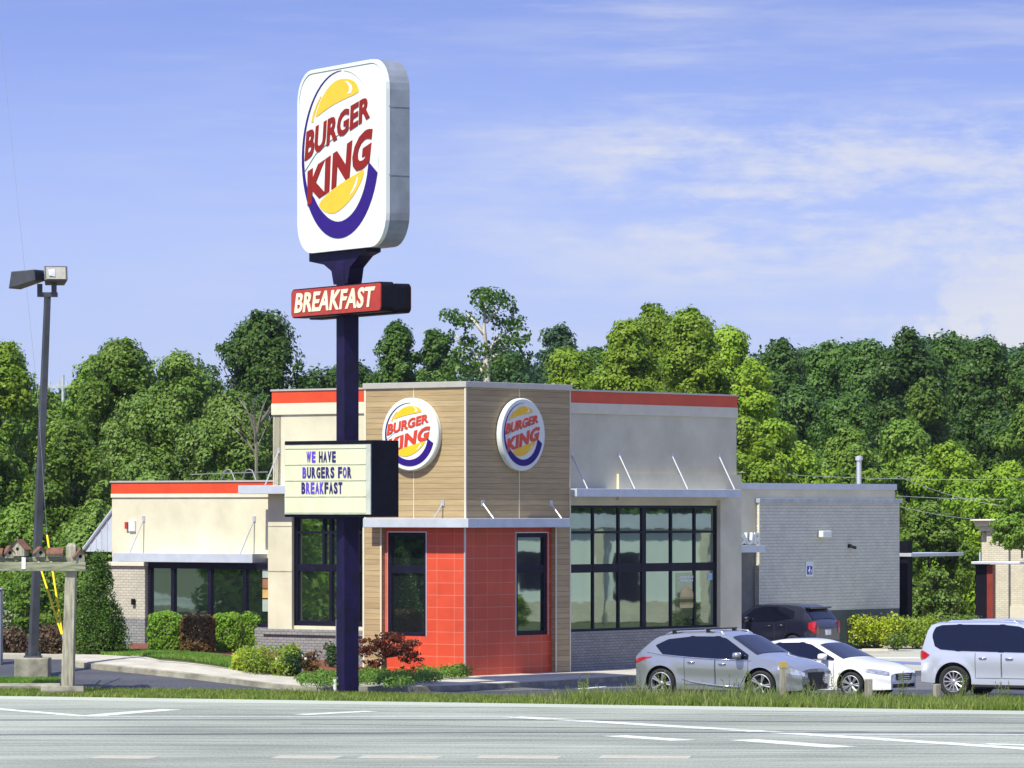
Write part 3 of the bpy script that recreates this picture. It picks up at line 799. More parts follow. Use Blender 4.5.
# red tiled walls, a little recessed
ro = -.12
wz0, wz1 = Lz(406, 636, ro), Lz(406, 532.5, ro)
wl0, wl1 = Ly(426, ro), Ly(388, ro)
mb = MB(); wall(mb, .12, pl0, .14, ZC0, ro, .3, [(wl0, wl1, wz0, wz1)], 'L')
wr0, wr1 = Rx(516, ro), Rx(547.5, ro); vz0, vz1 = Rz(531, 635, ro), Rz(531, 533, ro)
wall(mb, .42, pr0, .14, ZC0, ro, .3, [(wr0, wr1, vz0, vz1)], 'R')
mb.build('red_tile_wall', M_tile, B)
mb = MB(); mb.box(.095, .135, .095, .135, .14, ZC0); mb.build('tile_corner_trim', M_steel, B)
win_frame(B, wl0, wl1, wz0, wz1, ro - .03, 'L', [], [(Lz(406, 569.5, ro), .20)], .10)
win_frame(B, wr0, wr1, vz0, vz1, ro - .03, 'R', [], [(Rz(531, 569, ro), .22)], .12)
for a, b_, z0, z1, sd in ((wl0, wl1, wz0, wz1, 'L'), (wr0, wr1, vz0, vz1, 'R')):
    mb = MB()
    for q in ((a - .03, a, z0 - .0, z1 + .03), (b_, b_ + .03, z0, z1 + .03), (a, b_, z1, z1 + .03)):
        if sd == 'L': mb.box(-ro - .012, -ro, q[0], q[1], q[2], q[3])
        else: mb.box(q[0], q[1], -ro - .012, -ro, q[2], q[3])
    mb.build('window_trim', M_steel, B)
# dark core filling the building so panes have something behind them
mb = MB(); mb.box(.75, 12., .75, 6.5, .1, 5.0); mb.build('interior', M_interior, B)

# --- left upper section (behind the tall sign)
LO = -.45; yl1 = Ly(273, LO); ZH = 8.05
pz0, pz1 = 1.42, Lz(330, 514, LO)
lw0, lw1 = Ly(366, LO) , Ly(292.5, LO)
lw0 = max(lw0, yTW + .02)
mb = MB(); wall(mb, pl1 - .3, yl1, 1.30, ZH - .70, LO, .3, [(lw0 - .4, lw1, pz0, pz1)], 'L')
mb.box(.45, 1.2, yl1 - .3, yl1 - .002, 5.0, ZH - .71)
mb.build('stucco_wall', M_stucco, B)
mb = MB(); mb.box(.40, .9, yTW, yl1 + .03, ZH - .70, ZH - .38); mb.build('parapet_ledge', M_trim, B, bevel=.01)
mb = MB(); mb.box(.42, .9, yTW, yl1 + .02, ZH - .38, ZH - .03); mb.build('roof_band', M_orange, B)
mb = MB(); mb.box(.39, .92, yTW, yl1 + .05, ZH - .03, ZH + .02); mb.build('roof_coping', M_coping, B)
# pier
mb = MB(); mb.box(.35, .449, Ly(291.8, -.35), Ly(268, -.35), 1.30, 5.35); mb.build('pier', M_stucco, B)
for z_ in (2.93, 4.2): MB().box(.343, .3495, Ly(291.8, -.35), Ly(268, -.35), z_, z_ + .02).build('stucco_joint', M_conold, B)
# brick wainscot with cap
mb = MB(); mb.box(.24, .75, pl1 + .001, Ly(263.5, -.24), .15, 1.16); mb.build('brick_base', M_brick, B)
mb = MB(); mb.box(.18, .80, pl1 + .001, Ly(262, -.18), 1.16, 1.32); mb.build('brick_cap', M_brick, B, bevel=.01)
fa = lw1
win_frame(B, lw0 - .38, lw1, pz0, pz1, LO - .06, 'L', [(Ly(329, LO), .10), (Ly(357, LO), .08)], [(Lz(330, 532.5, LO), .07), (Lz(330, 568, LO), .20)], .14)
mb = MB(); zz = Lz(330, 568, LO); mb.box(-LO + .062, -LO + .15, Ly(322, LO) - .04, Ly(322, LO) + .04, zz + .1, pz1 - .1); mb.build('mullion', M_frame, B)
# canopy over it
mb = MB(); co = .25; mb.box(-co, .45, pl1 + .002 + .0, Ly(238, co), 5.12, 5.36); mb.build('upper_canopy', M_canopy, B, bevel=.012)
mb = MB(); y_ = Ly(279, LO); mb.tube([(.45, y_, 6.35), (-.15, y_, 5.36)], .018, 6); mb.box(.42, .45, y_ - .04, y_ + .04, 6.27, 6.42); mb.build('tie_rod', M_steel, B)

# --- low left wing
WO = -.95; ya = Ly(270, WO) - .5; yb = Ly(112, WO); ZW = 5.49
wb0, wb1 = Ly(268, WO) - .3, Ly(145, WO)
mb = MB(); wall(mb, ya, yb, 3.30, ZW - .46, WO, .3, [], 'L'); 
mb.box(.96, 9., yb - .3, yb - .002, .4, ZW - .47)
mb.build('wing_wall', M_stucco, B)
mb = MB(); mb.box(.91, 1.4, ya, yb + .02, ZW - .46, ZW - .35); mb.build('wing_ledge', M_trim, B, bevel=.008)
mb = MB(); mb.box(.93, 1.4, ya, yb + .015, ZW - .35, ZW - .02); mb.build('wing_roof_band', M_orange, B)
mb = MB(); mb.box(.90, 1.42, ya, yb + .04, ZW - .02, ZW + .03); mb.build('wing_coping', M_coping, B)
wco = -.30
mb = MB(); mb.box(.30, .95, ya + .6, Ly(112.5, wco), 3.17, 3.43); mb.build('wing_canopy', M_canopy, B, bevel=.012)
for pxa in (144, 254.5):
    y_ = Ly(pxa, WO); mb = MB(); mb.tube([(.95, y_, 4.42), (.36, y_ + .02, 3.43)], .02, 6); mb.box(.92, .95, y_ - .05, y_ + .05, 4.34, 4.5)
    mb.build('tie_rod', M_steel, B)
# brick pilaster, cream over grey
q0, q1 = Ly(145, -.36), Ly(107.5, -.36)
mb = MB(); mb.box(.36, 1.2, q0, q1, 1.54, 3.05); mb.build('brick_pilaster', M_brickl, B)
mb = MB(); mb.box(.36, 1.2, q0, q1, .3, 1.54); mb.build('brick_pilaster_base', M_brick, B)
mb = MB(); mb.box(.28, 1.0, q0 - .02, q1 + .06, 3.05, 3.165); mb.build('pilaster_cap', M_trim, B, bevel=.01)
mb = MB(); mb.box(.47, .96, ya, q0 - .001, 3.09, 3.169); mb.build('window_head', M_frame, B)
mb = MB(); mb.box(.46, 1.2, ya, q0 - .002, .3, 1.35); mb.build('wing_brick_base', M_brick, B)
WP = -.47; WY = [Ly(p, WP) for p in (172, 209, 244)]
win_frame(B, ya, q0 - .002, 1.35, 3.09, WP - .02, 'L', [(y, .13) for y in WY], [], .10)
# rooftop strobe box on the left wing
mb = MB(); y_ = Ly(133, WO); mb.box(.88, .95, y_ - .12, y_ + .12, 4.05, 4.36); al = mb.build('alarm_box', M_white, B, bevel=.01)
mb = MB(); mb.box(.86, .95, y_ + .14, y_ + .25, 4.12, 4.32); mb.build('alarm_strobe', M_brkred, al)
# lamp by the pilaster
mb = MB(); y_ = Ly(134, -.34); mb.box(.27, .34, y_ - .06, y_ + .06, 1.93, 2.10); mb.build('wall_socket', M_blackp, B, bevel=.01)
# posters in wing window
mb = MB(); y0_, y1_ = Ly(268, -.53), Ly(262.5, -.53)
for a_, b_, m_ in ((2.75, 3.02, 0), (2.45, 2.72, 1), (2.18, 2.42, 2), (1.80, 2.14, 0)):
    mb.box(.528, .533, y0_ - .2, y1_, a_, b_, m_)
mb.build('window_poster', [mat('poster a', (.35, .42, .36), .4), mat('poster b', (.30, .13, .06), .4), mat('poster c', (.6, .38, .12), .4)], B)
# sloped standing-seam side roof left of the wing
mb = MB()
x0, x1 = 1.05, 4.5
prof = [(yb - .05, 4.70), (yb - .05, 3.45), (yb + 1.15, 3.45), (yb + 1.15, 3.52)]
V = [(x, p[0], p[1]) for x in (x0, x1) for p in prof]
mb.add(V, [(0, 1, 2, 3), (7, 6, 5, 4), (0, 3, 7, 4), (1, 5, 6, 2), (3, 2, 6, 7), (0, 4, 5, 1)])
for k in range(7):
    x = x0 + (x1 - x0) * k / 6; a = Vector((x, yb - .05, 4.73)); b_ = Vector((x, yb + 1.17, 3.54)); mb.tube([a, b_], .025, 5)
for k in range(5):
    y = yb + .05 + k * .22; mb.box(x0 - .02, x0, y, y + .02, 3.46, 4.70 - (y - yb) * 1.0)
mb.tube([(x0 - .03, yb - .05, 4.76), (x0 - .03, yb + 1.2, 3.52)], .05, 6)
mb.build('side_awning', M_canopy, B)

# --- right upper section
RO = -.40; xr1 = Rx(736.5, RO)
rw0, rw1 = xTW + .03, Rx(720.5, RO); rz0, rz1 = 1.25, 4.86
mb = MB(); wall(mb, xTW - .3, xr1, 4.80, ZH - .66, RO, .3, [], 'R'); mb.box(xr1 - .3, xr1 - .002, .70, 4., 4.8, ZH - .67)
mb.build('stucco_wall', M_stucco, B)
mb = MB(); mb.box(xTW - .2, xr1 + .03, .36, .9, ZH - .66, ZH - .36); mb.build('parapet_ledge', M_trim, B, bevel=.01)
mb = MB(); mb.box(xTW - .2, xr1 + .02, .38, .9, ZH - .36, ZH - .03); mb.build('roof_band', M_orange, B)
mb = MB(); mb.box(xTW - .2, xr1 + .05, .35, .92, ZH - .03, ZH + .02); mb.build('roof_coping', M_coping, B)
mb = MB(); mb.box(xr1, xr1 + .05, .42, 4.2, ZH - .66, ZH - .03); mb.build('roof_band', M_orange, B)
p0, p1 = Rx(720.5, -.30), Rx(741.5, -.30)
mb = MB(); mb.box(p0, p1, .30, 1.0, .10, 4.95); mb.build('pier', M_stucco, B)
mb = MB(); mb.box(Rx(619, -.30), p1, .302, 1.0, 4.95, 5.70); mb.build('stucco_band', M_stucco, B)
mb = MB(); mb.box(xTW + .01, p0 - .002, .34, .75, .10, 1.24); mb.build('brick_base', M_brick, B)
mb = MB(); mb.box(xTW + .01, p0 - .001, .405, .8, 4.80, 4.93); mb.build('window_head', M_frame, B)
vs_ = [(Rx(p, RO), w_) for p, w_ in ((594.5, .07), (620, .08), (645, .20), (672.5, .08), (696, .08))]
win_frame(B, xTW + .02, p0 - .003, 1.24, 4.80, RO - .03, 'R', vs_, [(Rz(645, 532, RO), .07), (Rz(645, 567.5, RO), .24)], .07, .08)
mb = MB(); mb.box(vs_[4][0] + .07, p0 - .12, .475, .485, 1.36, 2.82); mb.build('entry_pane', M_pane2, B)
rco = .22
mb = MB(); mb.box(xTW + .015, Rx(741, rco), -rco, .40, Rz(650, 497, rco) - .0, Rz(650, 489, rco)); cz1 = Rz(650, 489, rco); mb.build('window_canopy', M_canopy, B, bevel=.012)
for pxa in (571.5, 619, 672, 719):
    x_ = Rx(pxa, RO); mb = MB(); mb.tube([(x_, .40, 6.25), (x_ + .03, -rco + .08, cz1)], .022, 6); mb.box(x_ - .05, x_ + .05, .37, .40, 6.17, 6.33); mb.build('tie_rod', M_steel, B)
for pxa in (482.5, 550.5):
    x_ = Rx(pxa, 0); mb = MB(); mb.tube([(x_, 0, 4.86), (x_ + .02, -oc + .05, ZC1)], .024, 6); mb.box(x_ - .06, x_ + .06, -.03, 0, 4.78, 4.94); mb.build('tie_rod', M_steel, B)
y_ = Ly(443, 0); mb = MB(); mb.tube([(0, y_, 4.86), (-oc + .05, y_ + .02, ZC1)], .02, 6); mb.box(-.03, 0, y_ - .06, y_ + .06, 4.78, 4.94); mb.build('tie_rod', M_steel, B)
# burger poster on the window
po = RO - .025
bx0, bx1 = Rx(677, po), Rx(695, po)
mb = MB(); mb.box(bx0, bx1, .470, .474, 1.55, 2.85); pst = mb.build('poster', glass_mat('poster film', (.50, .6, .5), .35, (.10, .11, .075)), B)
mb = MB()
cxp = (Rx(681.5, po) + Rx(694.5, po)) / 2; M_ = Matrix.Translation((cxp, .470, 2.12))
bun = [(.34 * math.cos(a), .30 * math.sin(a)) for a in np.linspace(0, PI, 14)]
mb.prism([(x, z + .02) for x, z in bun], M_, 0, -.004, 0)
mb.prism([(-.35, -.20), (.35, -.20), (.30, -.30), (-.30, -.30)], M_, 0, -.004, 0)
mb.prism([(-.37, -.04), (.37, -.04), (.35, .02), (-.35, .02)], M_, 0, -.006, 2)
mb.prism([(-.34, -.14), (.34, -.14), (.36, -.04), (-.36, -.04)], M_, 0, -.004, 1)
mb.prism([(-.36, -.20), (.36, -.20), (.34, -.14), (-.34, -.14)], M_, 0, -.006, 2)
mb.build('poster_burger', [mat('bun print', (.62, .50, .24), .5), mat('patty print', (.16, .07, .035), .5), mat('salad print', (.30, .38, .10), .5)], pst)
mb = MB()
for k, (wd, zc) in enumerate(((.36, 2.72), (.32, 2.62))):
    x = cxp - wd
    g_ = random.Random(5 + k)
    while x < cxp + wd - .04:
        ww = g_.uniform(.05, .09); mb.box(x, x + ww * .75, .464, .470, zc - .035, zc + .035); x += ww
mb.build('poster_lettering', M_white, pst)
mb = MB(); mb.box(Rx(709, po), Rx(713.5, po), .466, .470, 2.62, 2.82); mb.build('door_sticker', mat('pale sticker', (.35, .6, .72), .4), B)
mb = MB(); mb.box(Rx(718.3, po), Rx(719.5, po), .40, .43, 1.42, 1.50); mb.build('door_lock', M_yel, B)

# --- roofs of the upper blocks
mb = MB(); mb.box(.9, xr1 - .3, .9, yl1 - .3, 6.9, 7.1); mb.build('upper_roof', M_roof, B)
mb = MB(); mb.box(xr1 - .3, xr1 - .01, 1.0, yl1 - .3, 4.9, ZH - .68); mb.build('upper_rear_wall', M_stucco, B)
mb = MB(); mb.box(1.2, xr1 - .3, yl1 - .31, yl1 - .02, 4.9, ZH - .68); mb.build('upper_rear_wall', M_stucco, B)

# --- entry recess and rear block
RP = 8.12
ex0, ex1 = Rx(736, -RP), Rx(899, -RP)
mb = MB(); mb.box(p1 - 1.5, ex1 - .25, RP, RP + .3, 3.9, ZW - .14); mb.box(p1 - .5, p1 + .01 - .3, 1.0, RP, .1, ZW - .2); mb.build('rear_parapet', M_stucco, B)
mb = MB(); mb.box(p1 - 1.5, ex1 - .2, RP - .05, RP + .35, ZW - .14, ZW + .06); mb.build('rear_coping', M_canopy, B)
mb = MB(); mb.box(p1 - 1.5, Rx(759, -8.) - .01, RP + .02, RP + .3, 3.55, 3.9); mb.build('entry_brick', M_darkpaint, B)
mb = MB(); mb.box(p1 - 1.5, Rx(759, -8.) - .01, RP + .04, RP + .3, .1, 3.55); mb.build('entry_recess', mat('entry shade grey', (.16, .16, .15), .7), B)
b0, b1 = Rx(759, -8.0), Rx(899.5, -8.0)
zb1 = Rz(830, 500.5, -8.0); zw = Rz(870, 609, -8.0)
mb = MB(); mb.box(b0, b1, 8.0, 13., zw, zb1 - .08); mb.build('rear_brick_wall', M_brickr, B)
mb = MB(); mb.box(b0 + .002, b1 - .002, 8.004, 13., .02, zw); mb.build('rear_wainscot', M_darkpaint, B)
mb = MB(); mb.box(b0 - .06, b1 + .08, 7.93, 13.05, zb1 - .08, zb1 + .06); mb.build('rear_roof_edge', mat('roof edge metal', (.45, .48, .52), .4, .3), B, bevel=.01)
mb = MB(); mb.box(b0 - .03, b0 + .03, 7.97, 8.0, .1, zb1 - .08); mb.build('rear_corner_trim', M_trim, B)
mb = MB(); mb.box(.96, 13.2 - .0, 1.3, 12.9, 4.7, 4.9); mb.box(10., b0 + 1, RP + .3, 12.95, 4.7, 4.9); mb.build('low_roof', M_roof, B)
mb = MB(); mb.box(1.0, b1 - 1, 12.95, 13.19, .3, ZW - .3); mb.build('rear_side_wall', M_stucco, B)
# entry canopy slab
e0, e1 = Rx(738, -7.3), Rx(768, -7.3)
mb = MB(); mb.box(e0 - 1.0, e1, 7.4, RP + .02, Rz(750, 552.5, -7.3), Rz(750, 545.5, -7.3)); mb.build('entry_canopy', M_canopy, B, bevel=.01)
zt = Rz(750, 545.5, -7.3)
hl = empty('entry_lettering', (0, 0, 0)); hl.parent = B
f_ = lambda s, t: ((e0 + .1) + s * (Rx(758.5, -7.5) - e0 - .1), zt + .02 + t * .40)
let = put_text('OUR', f_, 'entry_lettering', M_white, B, .03, .1, .10); let.location = (0, 7.5, 0)
bpy.data.objects.remove(hl)
# things screwed to the rear wall
mb = MB(); x_ = Rx(822, -8.); z_ = Rz(822, 534, -8.); mb.box(x_ - .26, x_ + .26, 7.78, 8.0, z_ - .11, z_ + .11); mb.build('wall_light', M_white, B, bevel=.02)
mb = MB(); x_ = Rx(849, -8.); z_ = Rz(849, 546, -8.); mb.box(x_ - .08, x_ + .08, 7.95, 8.0, z_ - .06, z_ + .06); mb.tube([(x_, 7.95, z_), (x_ + .05, 7.75, z_ - .06)], .05, 8); mb.build('security_camera', M_blackp, B)
x_ = Rx(809, -8.); z_ = Rz(809, 569, -8.)
mb = MB(); mb.box(x_ - .22, x_ + .22, 7.975, 8.0, z_ - .25, z_ + .25); sg_ = mb.build('parking_sign', M_white, B)
mb = MB(); mb.box(x_ - .15, x_ + .15, 7.968, 7.975, z_ - .18, z_ + .10); sb_ = mb.build('sign_panel', mat('sign blue', (.03, .06, .42), .4), sg_)
mb = MB(); ring = [(x_ + .02 + .075 * math.cos(a), 7.962, z_ - .07 + .075 * math.sin(a)) for a in np.linspace(R(140), R(400), 12)]; mb.tube(ring, .012, 5)
mb.tube([(x_ - .02, 7.962, z_ + .03), (x_ - .015, 7.962, z_ - .05), (x_ + .05, 7.962, z_ - .05), (x_ + .07, 7.962, z_ - .12)], .013, 5); mb.tube([(x_ - .02, 7.962, z_ + .045), (x_ - .02, 7.962, z_ + .07)], .018, 6)
mb.build('wheelchair_symbol', M_white, sg_)
# vent pipe on the roof
vp = b2w(Rx(859, -10.), 10.); V_ = b2w(Rx(859, -10.), 10.).y
zt1, zt0 = zat(456, V_), 4.8; x_ = Rx(859, -10.)
mb = MB(); mb.tube([(x_, 10., zt0), (x_, 10., zt1 - .15)], .085, 12); mb.lathe([(0, 0), (.13, .0), (.13, .13), (0, .16)], Matrix.Translation((x_, 10., zt1 - .15)) @ Matrix.Rotation(R(90), 4, 'X'), 14); mb.build('vent_pipe', M_steel, B, True, auto=40)
# low rooftop piping seen over the left wing
mb = MB()
for pxa in (228, 249):
    y = Ly(pxa, -3.5); z0 = 5.0; mb.tube([(3.5, y + .55, z0), (3.5, y + .12, 5.83), (3.5, y, 5.86), (3.5, y - .12, 5.83), (3.5, y - .55, z0)], .018, 5)
mb.tube([(3.5, Ly(268, -3.5), 5.78), (3.5, Ly(190, -3.5), 5.72)], .015, 5); mb.build('roof_conduit', M_wire, B)
# pickup awning off the rear right corner
mb = MB(); q_ = Rx(903, -9.0); mb.box(q_ - .02, q_ + .28, 8.8, 9.6, .1, Rz(903, 541, -9.)); mb.build('pickup_bay_column', M_blackp, B)
mb = MB(); mb.box(q_ - .1, Rx(949, -9.2), 8.6, 10.2, Rz(925, 556.5, -8.6), Rz(925, 553, -8.6)); mb.build('pickup_awning', M_canopy, B, bevel=.01)

# --- round emblem signs
def round_sign(name, local, rz, label):
    o = empty(name, b2w(*local), AZ + rz, label, 'sign', 'round signs on the restaurant tower')
    mb = MB(); I_ = Matrix.Identity(4)
    mb.lathe([(0, .0), (.98, .0), (1.0, -.02), (1.0, -.15), (.97, -.18), (0, -.18)], I_, 64); mb.build('sign_drum', M_white, o, True, auto=40)
    return o
yS = Ly(411.5, .1); s1 = round_sign('round_emblem_sign', (0, yS, Lz(411, 434.5, .1)), -PI / 2, 'round white emblem sign on the sunlit tower face, partly behind the reader board')
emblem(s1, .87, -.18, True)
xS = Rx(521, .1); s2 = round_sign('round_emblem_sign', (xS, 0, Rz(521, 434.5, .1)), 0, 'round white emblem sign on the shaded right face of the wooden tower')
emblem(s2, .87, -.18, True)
# ------------------------------------------------------------------ ground, road, lot
def grid_sheet(name, x0, x1, y0, y1, nx, ny, m, off=0., zf=None, kind='structure'):
    zf = zf or terrain_z
    xs = np.linspace(x0, x1, nx); ys = np.linspace(y0, y1, ny)
    mb = MB(); mb.add([(x, y, zf(x, y) + off) for y in ys for x in xs], [(j * nx + i, j * nx + i + 1, (j + 1) * nx + i + 1, (j + 1) * nx + i) for j in range(ny - 1) for i in range(nx - 1)])
    o = mb.build(name, m, None, True, fixn=False); o['kind'] = kind; return o
def ribbon(name, A, Bp, m, off, n=6, seg=1.5, kind='structure', parent=None, skirt=0., zf=None):
    """sheet between two polylines (same count), draped on the terrain; skirt gives it a thickness"""
    zf = zf or ground_z
    def dense(P):
        out = []
        for a, b in zip(P[:-1], P[1:]):
            a = Vector(a[:2]); b = Vector(b[:2]); 
            for i in range(K): out.append(a.lerp(b, i / K))
        out.append(Vector(P[-1][:2])); return out
    K = max(1, int(max((Vector(a[:2]) - Vector(b[:2])).length for P in (A, Bp) for a, b in zip(P[:-1], P[1:])) / seg))
    a, b = dense(A), dense(Bp); mb = MB(); V = []
    for p, q in zip(a, b):
        for k in range(n + 1):
            r = p.lerp(q, k / n); V.append((r.x, r.y, zf(r.x, r.y) + off))
    w = n + 1; fs = [(i * w + k, i * w + k + 1, (i + 1) * w + k + 1, (i + 1) * w + k) for i in range(len(a) - 1) for k in range(n)]
    nb = len(V)
    if skirt:
        rim = [i * w for i in range(len(a))]; rim2 = [i * w + n for i in range(len(a))]
        e1 = [k for k in range(w)]; e2 = [(len(a) - 1) * w + k for k in range(w)]
        loop = rim + e2[1:] + rim2[::-1][1:] + e1[::-1][1:-1]
        for i in loop: V.append((V[i][0], V[i][1], V[i][2] - skirt))
        L_ = len(loop)
        for i in range(L_): j = (i + 1) % L_; fs.append((loop[i], loop[j], nb + j, nb + i))
    mb.add(V, fs); o = mb.build(name, m, parent, fixn=bool(skirt))
    if not skirt:
        if o.data.polygons[0].normal.z < 0: o.data.flip_normals()
    if kind: o['kind'] = kind
    return o
def asphalt(name, ca, cb, rough=.85):
    m, nt, p, out = new_mat(name); p.inputs['Roughness'].default_value = rough; p.inputs['Specular IOR Level'].default_value = .3
    tc = N(nt, 'ShaderNodeTexCoord')
    n1 = N(nt, 'ShaderNodeTexNoise', Scale=.12, Detail=5.); n2 = N(nt, 'ShaderNodeTexNoise', Scale=14., Detail=8., Roughness=.8)
    mp = N(nt, 'ShaderNodeMapping'); mp.inputs['Rotation'].default_value = (0, 0, R(19)); mp.inputs['Scale'].default_value = (.15, 1.6, 1)
    n3 = N(nt, 'ShaderNodeTexNoise', Scale=1., Detail=4.)
    for n_, v in ((n1, tc.outputs['Object']), (n2, tc.outputs['Object'])): nt.links.new(v, n_.inputs[0])
    nt.links.new(tc.outputs['Object'], mp.inputs[0]); nt.links.new(mp.outputs[0], n3.inputs[0])
    m4 = N(nt, 'ShaderNodeMapping'); m4.inputs['Scale'].default_value = (9, 1.1, 1); nt.links.new(tc.outputs['Object'], m4.inputs[0]); n2.inputs['Scale'].default_value = 2.2; nt.links.new(m4.outputs[0], n2.inputs[0])
    a = N(nt, 'ShaderNodeMath', operation='ADD'); nt.links.new(n1.outputs[0], a.inputs[0]); nt.links.new(n3.outputs[0], a.inputs[1])
    b = N(nt, 'ShaderNodeMath', operation='ADD'); nt.links.new(a.outputs[0], b.inputs[0]); nt.links.new(n2.outputs[0], b.inputs[1])
    mr = N(nt, 'ShaderNodeMapRange'); mr.inputs[1].default_value = 1.25; mr.inputs[2].default_value = 1.75; nt.links.new(b.outputs[0], mr.inputs[0])
    mx = N(nt, 'ShaderNodeMix', data_type='RGBA'); mx.inputs[6].default_value = lin(ca); mx.inputs[7].default_value = lin(cb)
    nt.links.new(mr.outputs[0], mx.inputs[0]); nt.links.new(mx.outputs[2], p.inputs['Base Color'])
    bp = N(nt, 'ShaderNodeBump', Strength=.4, Distance=.02); nt.links.new(n2.outputs[0], bp.inputs['Height']); nt.links.new(bp.outputs[0], p.inputs['Normal'])
    return m
M_road = asphalt('highway asphalt', (.165, .18, .15), (.35, .37, .315))
M_shoulder = asphalt('pale shoulder', (.34, .37, .315), (.43, .46, .39))
M_lot = asphalt('lot asphalt', (.045, .047, .06), (.075, .078, .09), .7)
M_lotr = asphalt('worn lot asphalt', (.10, .10, .105), (.16, .16, .155))
M_lotpale = asphalt('pale lot concrete', (.34, .335, .28), (.44, .43, .37))
M_line = mat('worn white paint', (.68, .70, .64), .7, var=.12, scale=2.5, col2=(.45, .47, .42), streak=(3, .6, 1), detail=8)
M_lineold = mat('faded white paint', (.48, .50, .46), .8, var=.15, scale=5)
M_liney = mat('faded yellow paint', (.40, .385, .31), .8, var=.08, scale=4)
M_blueline = mat('blue stall paint', (.16, .18, .36), .7, var=.15, scale=4)
M_tar = mat('tar streak', (.16, .17, .165), .7, var=.15, scale=2)
M_dirt = mat('grass ground', (.055, .085, .022), .95, var=.35, scale=1.5, bump=.5, col2=(.09, .085, .03))
M_hill = mat('hill soil', (.03, .05, .018), .95, var=.3, scale=.3)

# one sheet to the horizon with the terrain in the middle
xs = [-4000, -1500, -700, -300] + list(np.linspace(-200, -30, 18)) + list(np.linspace(-26, 16, 43)) + list(np.linspace(22, 220, 20)) + [350, 700, 1500, 4000]
ys = [-2500, -800, -300, -100, 0, 50, 100] + list(np.linspace(112, 160, 49)) + list(np.linspace(166, 480, 40)) + [520, 700, 1200, 2500, 5000]
nx = len(xs); mb = MB()
mb.add([(x, y, terrain_z(x, y) - .03) for y in ys for x in xs], [(j * nx + i, j * nx + i + 1, (j + 1) * nx + i + 1, (j + 1) * nx + i) for j in range(len(ys) - 1) for i in range(nx - 1)])
g_ = mb.build('ground', M_dirt, None, True, fixn=False); g_['kind'] = 'structure'
# highway
E0, E1 = Vector((-12.9, 115.5)), Vector((11.9, 106.9)); ED = (E1 - E0).normalized(); EN = Vector((ED.y, -ED.x))
if EN.y > 0: EN = -EN
def al(s, d): return tuple(E0 + ED * s + EN * d)     # s along the kerb line, d towards the camera
ribbon('highway', [al(-500, 1.4), al(500, 1.4)], [al(-500, 40), al(500, 40)], M_road, .000, 2, 50)
ribbon('shoulder', [al(-500, -.05), al(500, -.05)], [al(-500, 1.8), al(500, 1.8)], M_shoulder, .002, 1, 50)
def line(pts, w, m, name='road_marking', off=.004):
    P = [on_ground(*p).xy if True else p for p in pts]
    P = [Vector((q[0], q[1])) for q in P]
    for a, b in zip(P[:-1], P[1:]):
        d = (b - a).normalized(); n_ = Vector((-d.y, d.x)) * w / 2
        ribbon(name, [a - n_, b - n_], [a + n_, b + n_], m, off, 1, 60)
line([(-260, 703.5), (512, 707.5), (1400, 725)][:2], .16, M_lineold)
line([(-60, 703), (0, 709.3), (86, 716.3)], .42, M_line, off=.0045)
line([(88, 716.3), (128, 712.8), (172, 709.6)], .62, M_line, off=.005)
line([(86, 716.6), (512, 717)], .34, M_lineold, off=.0055)
line([(512, 717), (760, 731.5), (1024, 748.7), (1200, 761)], .62, M_line, off=.006)
line([(812, 735.3), (1250, 735.3)], .34, M_lineold, off=.0065)
line([(614, 735.8), (684, 740.5)], .62, M_line); line([(742, 739.8), (843, 747.3)], .72, M_line, off=.0047)
line([(985, 744), (1100, 748)], .5, M_line, off=.007)
line([(300, 715), (372, 711.3)], .5, M_line, off=.007)
line([(300, 708.5), (430, 712.), (700, 714.5), (1100, 719)], .14, M_lineold, off=.0065)
for a, b in ((275, 340), (360, 440), (478, 560), (600, 690), (95, 155)): line([(a, 757), (b, 757.5)], 1.1, M_liney)
line([(-300, 721.5), (0, 720), (512, 719.8), (1300, 725)], .34, M_tar, 'tyre_streak', .0075)
line([(-300, 738), (0, 734.8), (512, 732.4), (1400, 733)], .45, M_tar, 'tyre_streak', .008)
line([(300, 724), (1400, 739)][:2], .1, M_tar, 'tyre_streak', .0085)
# restaurant lot
def sq(*p): return [on_ground(*q).xy for q in p]
lotz = lambda x, y: ground_z(x, y)
lot_near = sq((-500, 680), (0, 688.5), (90, 690.3), (300, 692.5), (512, 698), (760, 701.5), (1024, 703.5), (1700, 708))
lot_far = sq((-500, 642), (0, 655), (90, 656), (300, 672), (512, 666), (760, 650), (1024, 640), (1900, 628))
ribbon('parking_lot', lot_near, lot_far, M_lot, .0, 10, 2.0)
ribbon('lot_worn_strip', sq((360, 690), (512, 691), (640, 688), (760, 690), (1100, 690)), sq((360, 684.5), (512, 683.5), (640, 678), (760, 676), (1100, 676)), M_lotr, .006, 4, 3)
ribbon('lot_concrete', [Vector((26, 112)), Vector((26, 172))], [Vector((42, 112)), Vector((42, 172))], M_lotpale, .008, 4, 6)  # unseen pale lot, added to brighten the window reflections
ribbon('lot_concrete', sq((700, 671), (1150, 671)), sq((700, 645), (1150, 645)), M_lotpale, .008, 4, 3)
ribbon('stall_marking', sq((880, 663.5), (990, 668)), sq((880, 661), (990, 665)), M_blueline, .014, 1, 3)
ribbon('stall_marking', sq((860, 659), (960, 659)), sq((860, 657.6), (960, 657.6)), M_line, .014, 1, 3)
ribbon('stall_marking', sq((578, 690), (606, 687.5)), sq((578, 688.8), (606, 686.5)), M_line, .014, 1, 3)
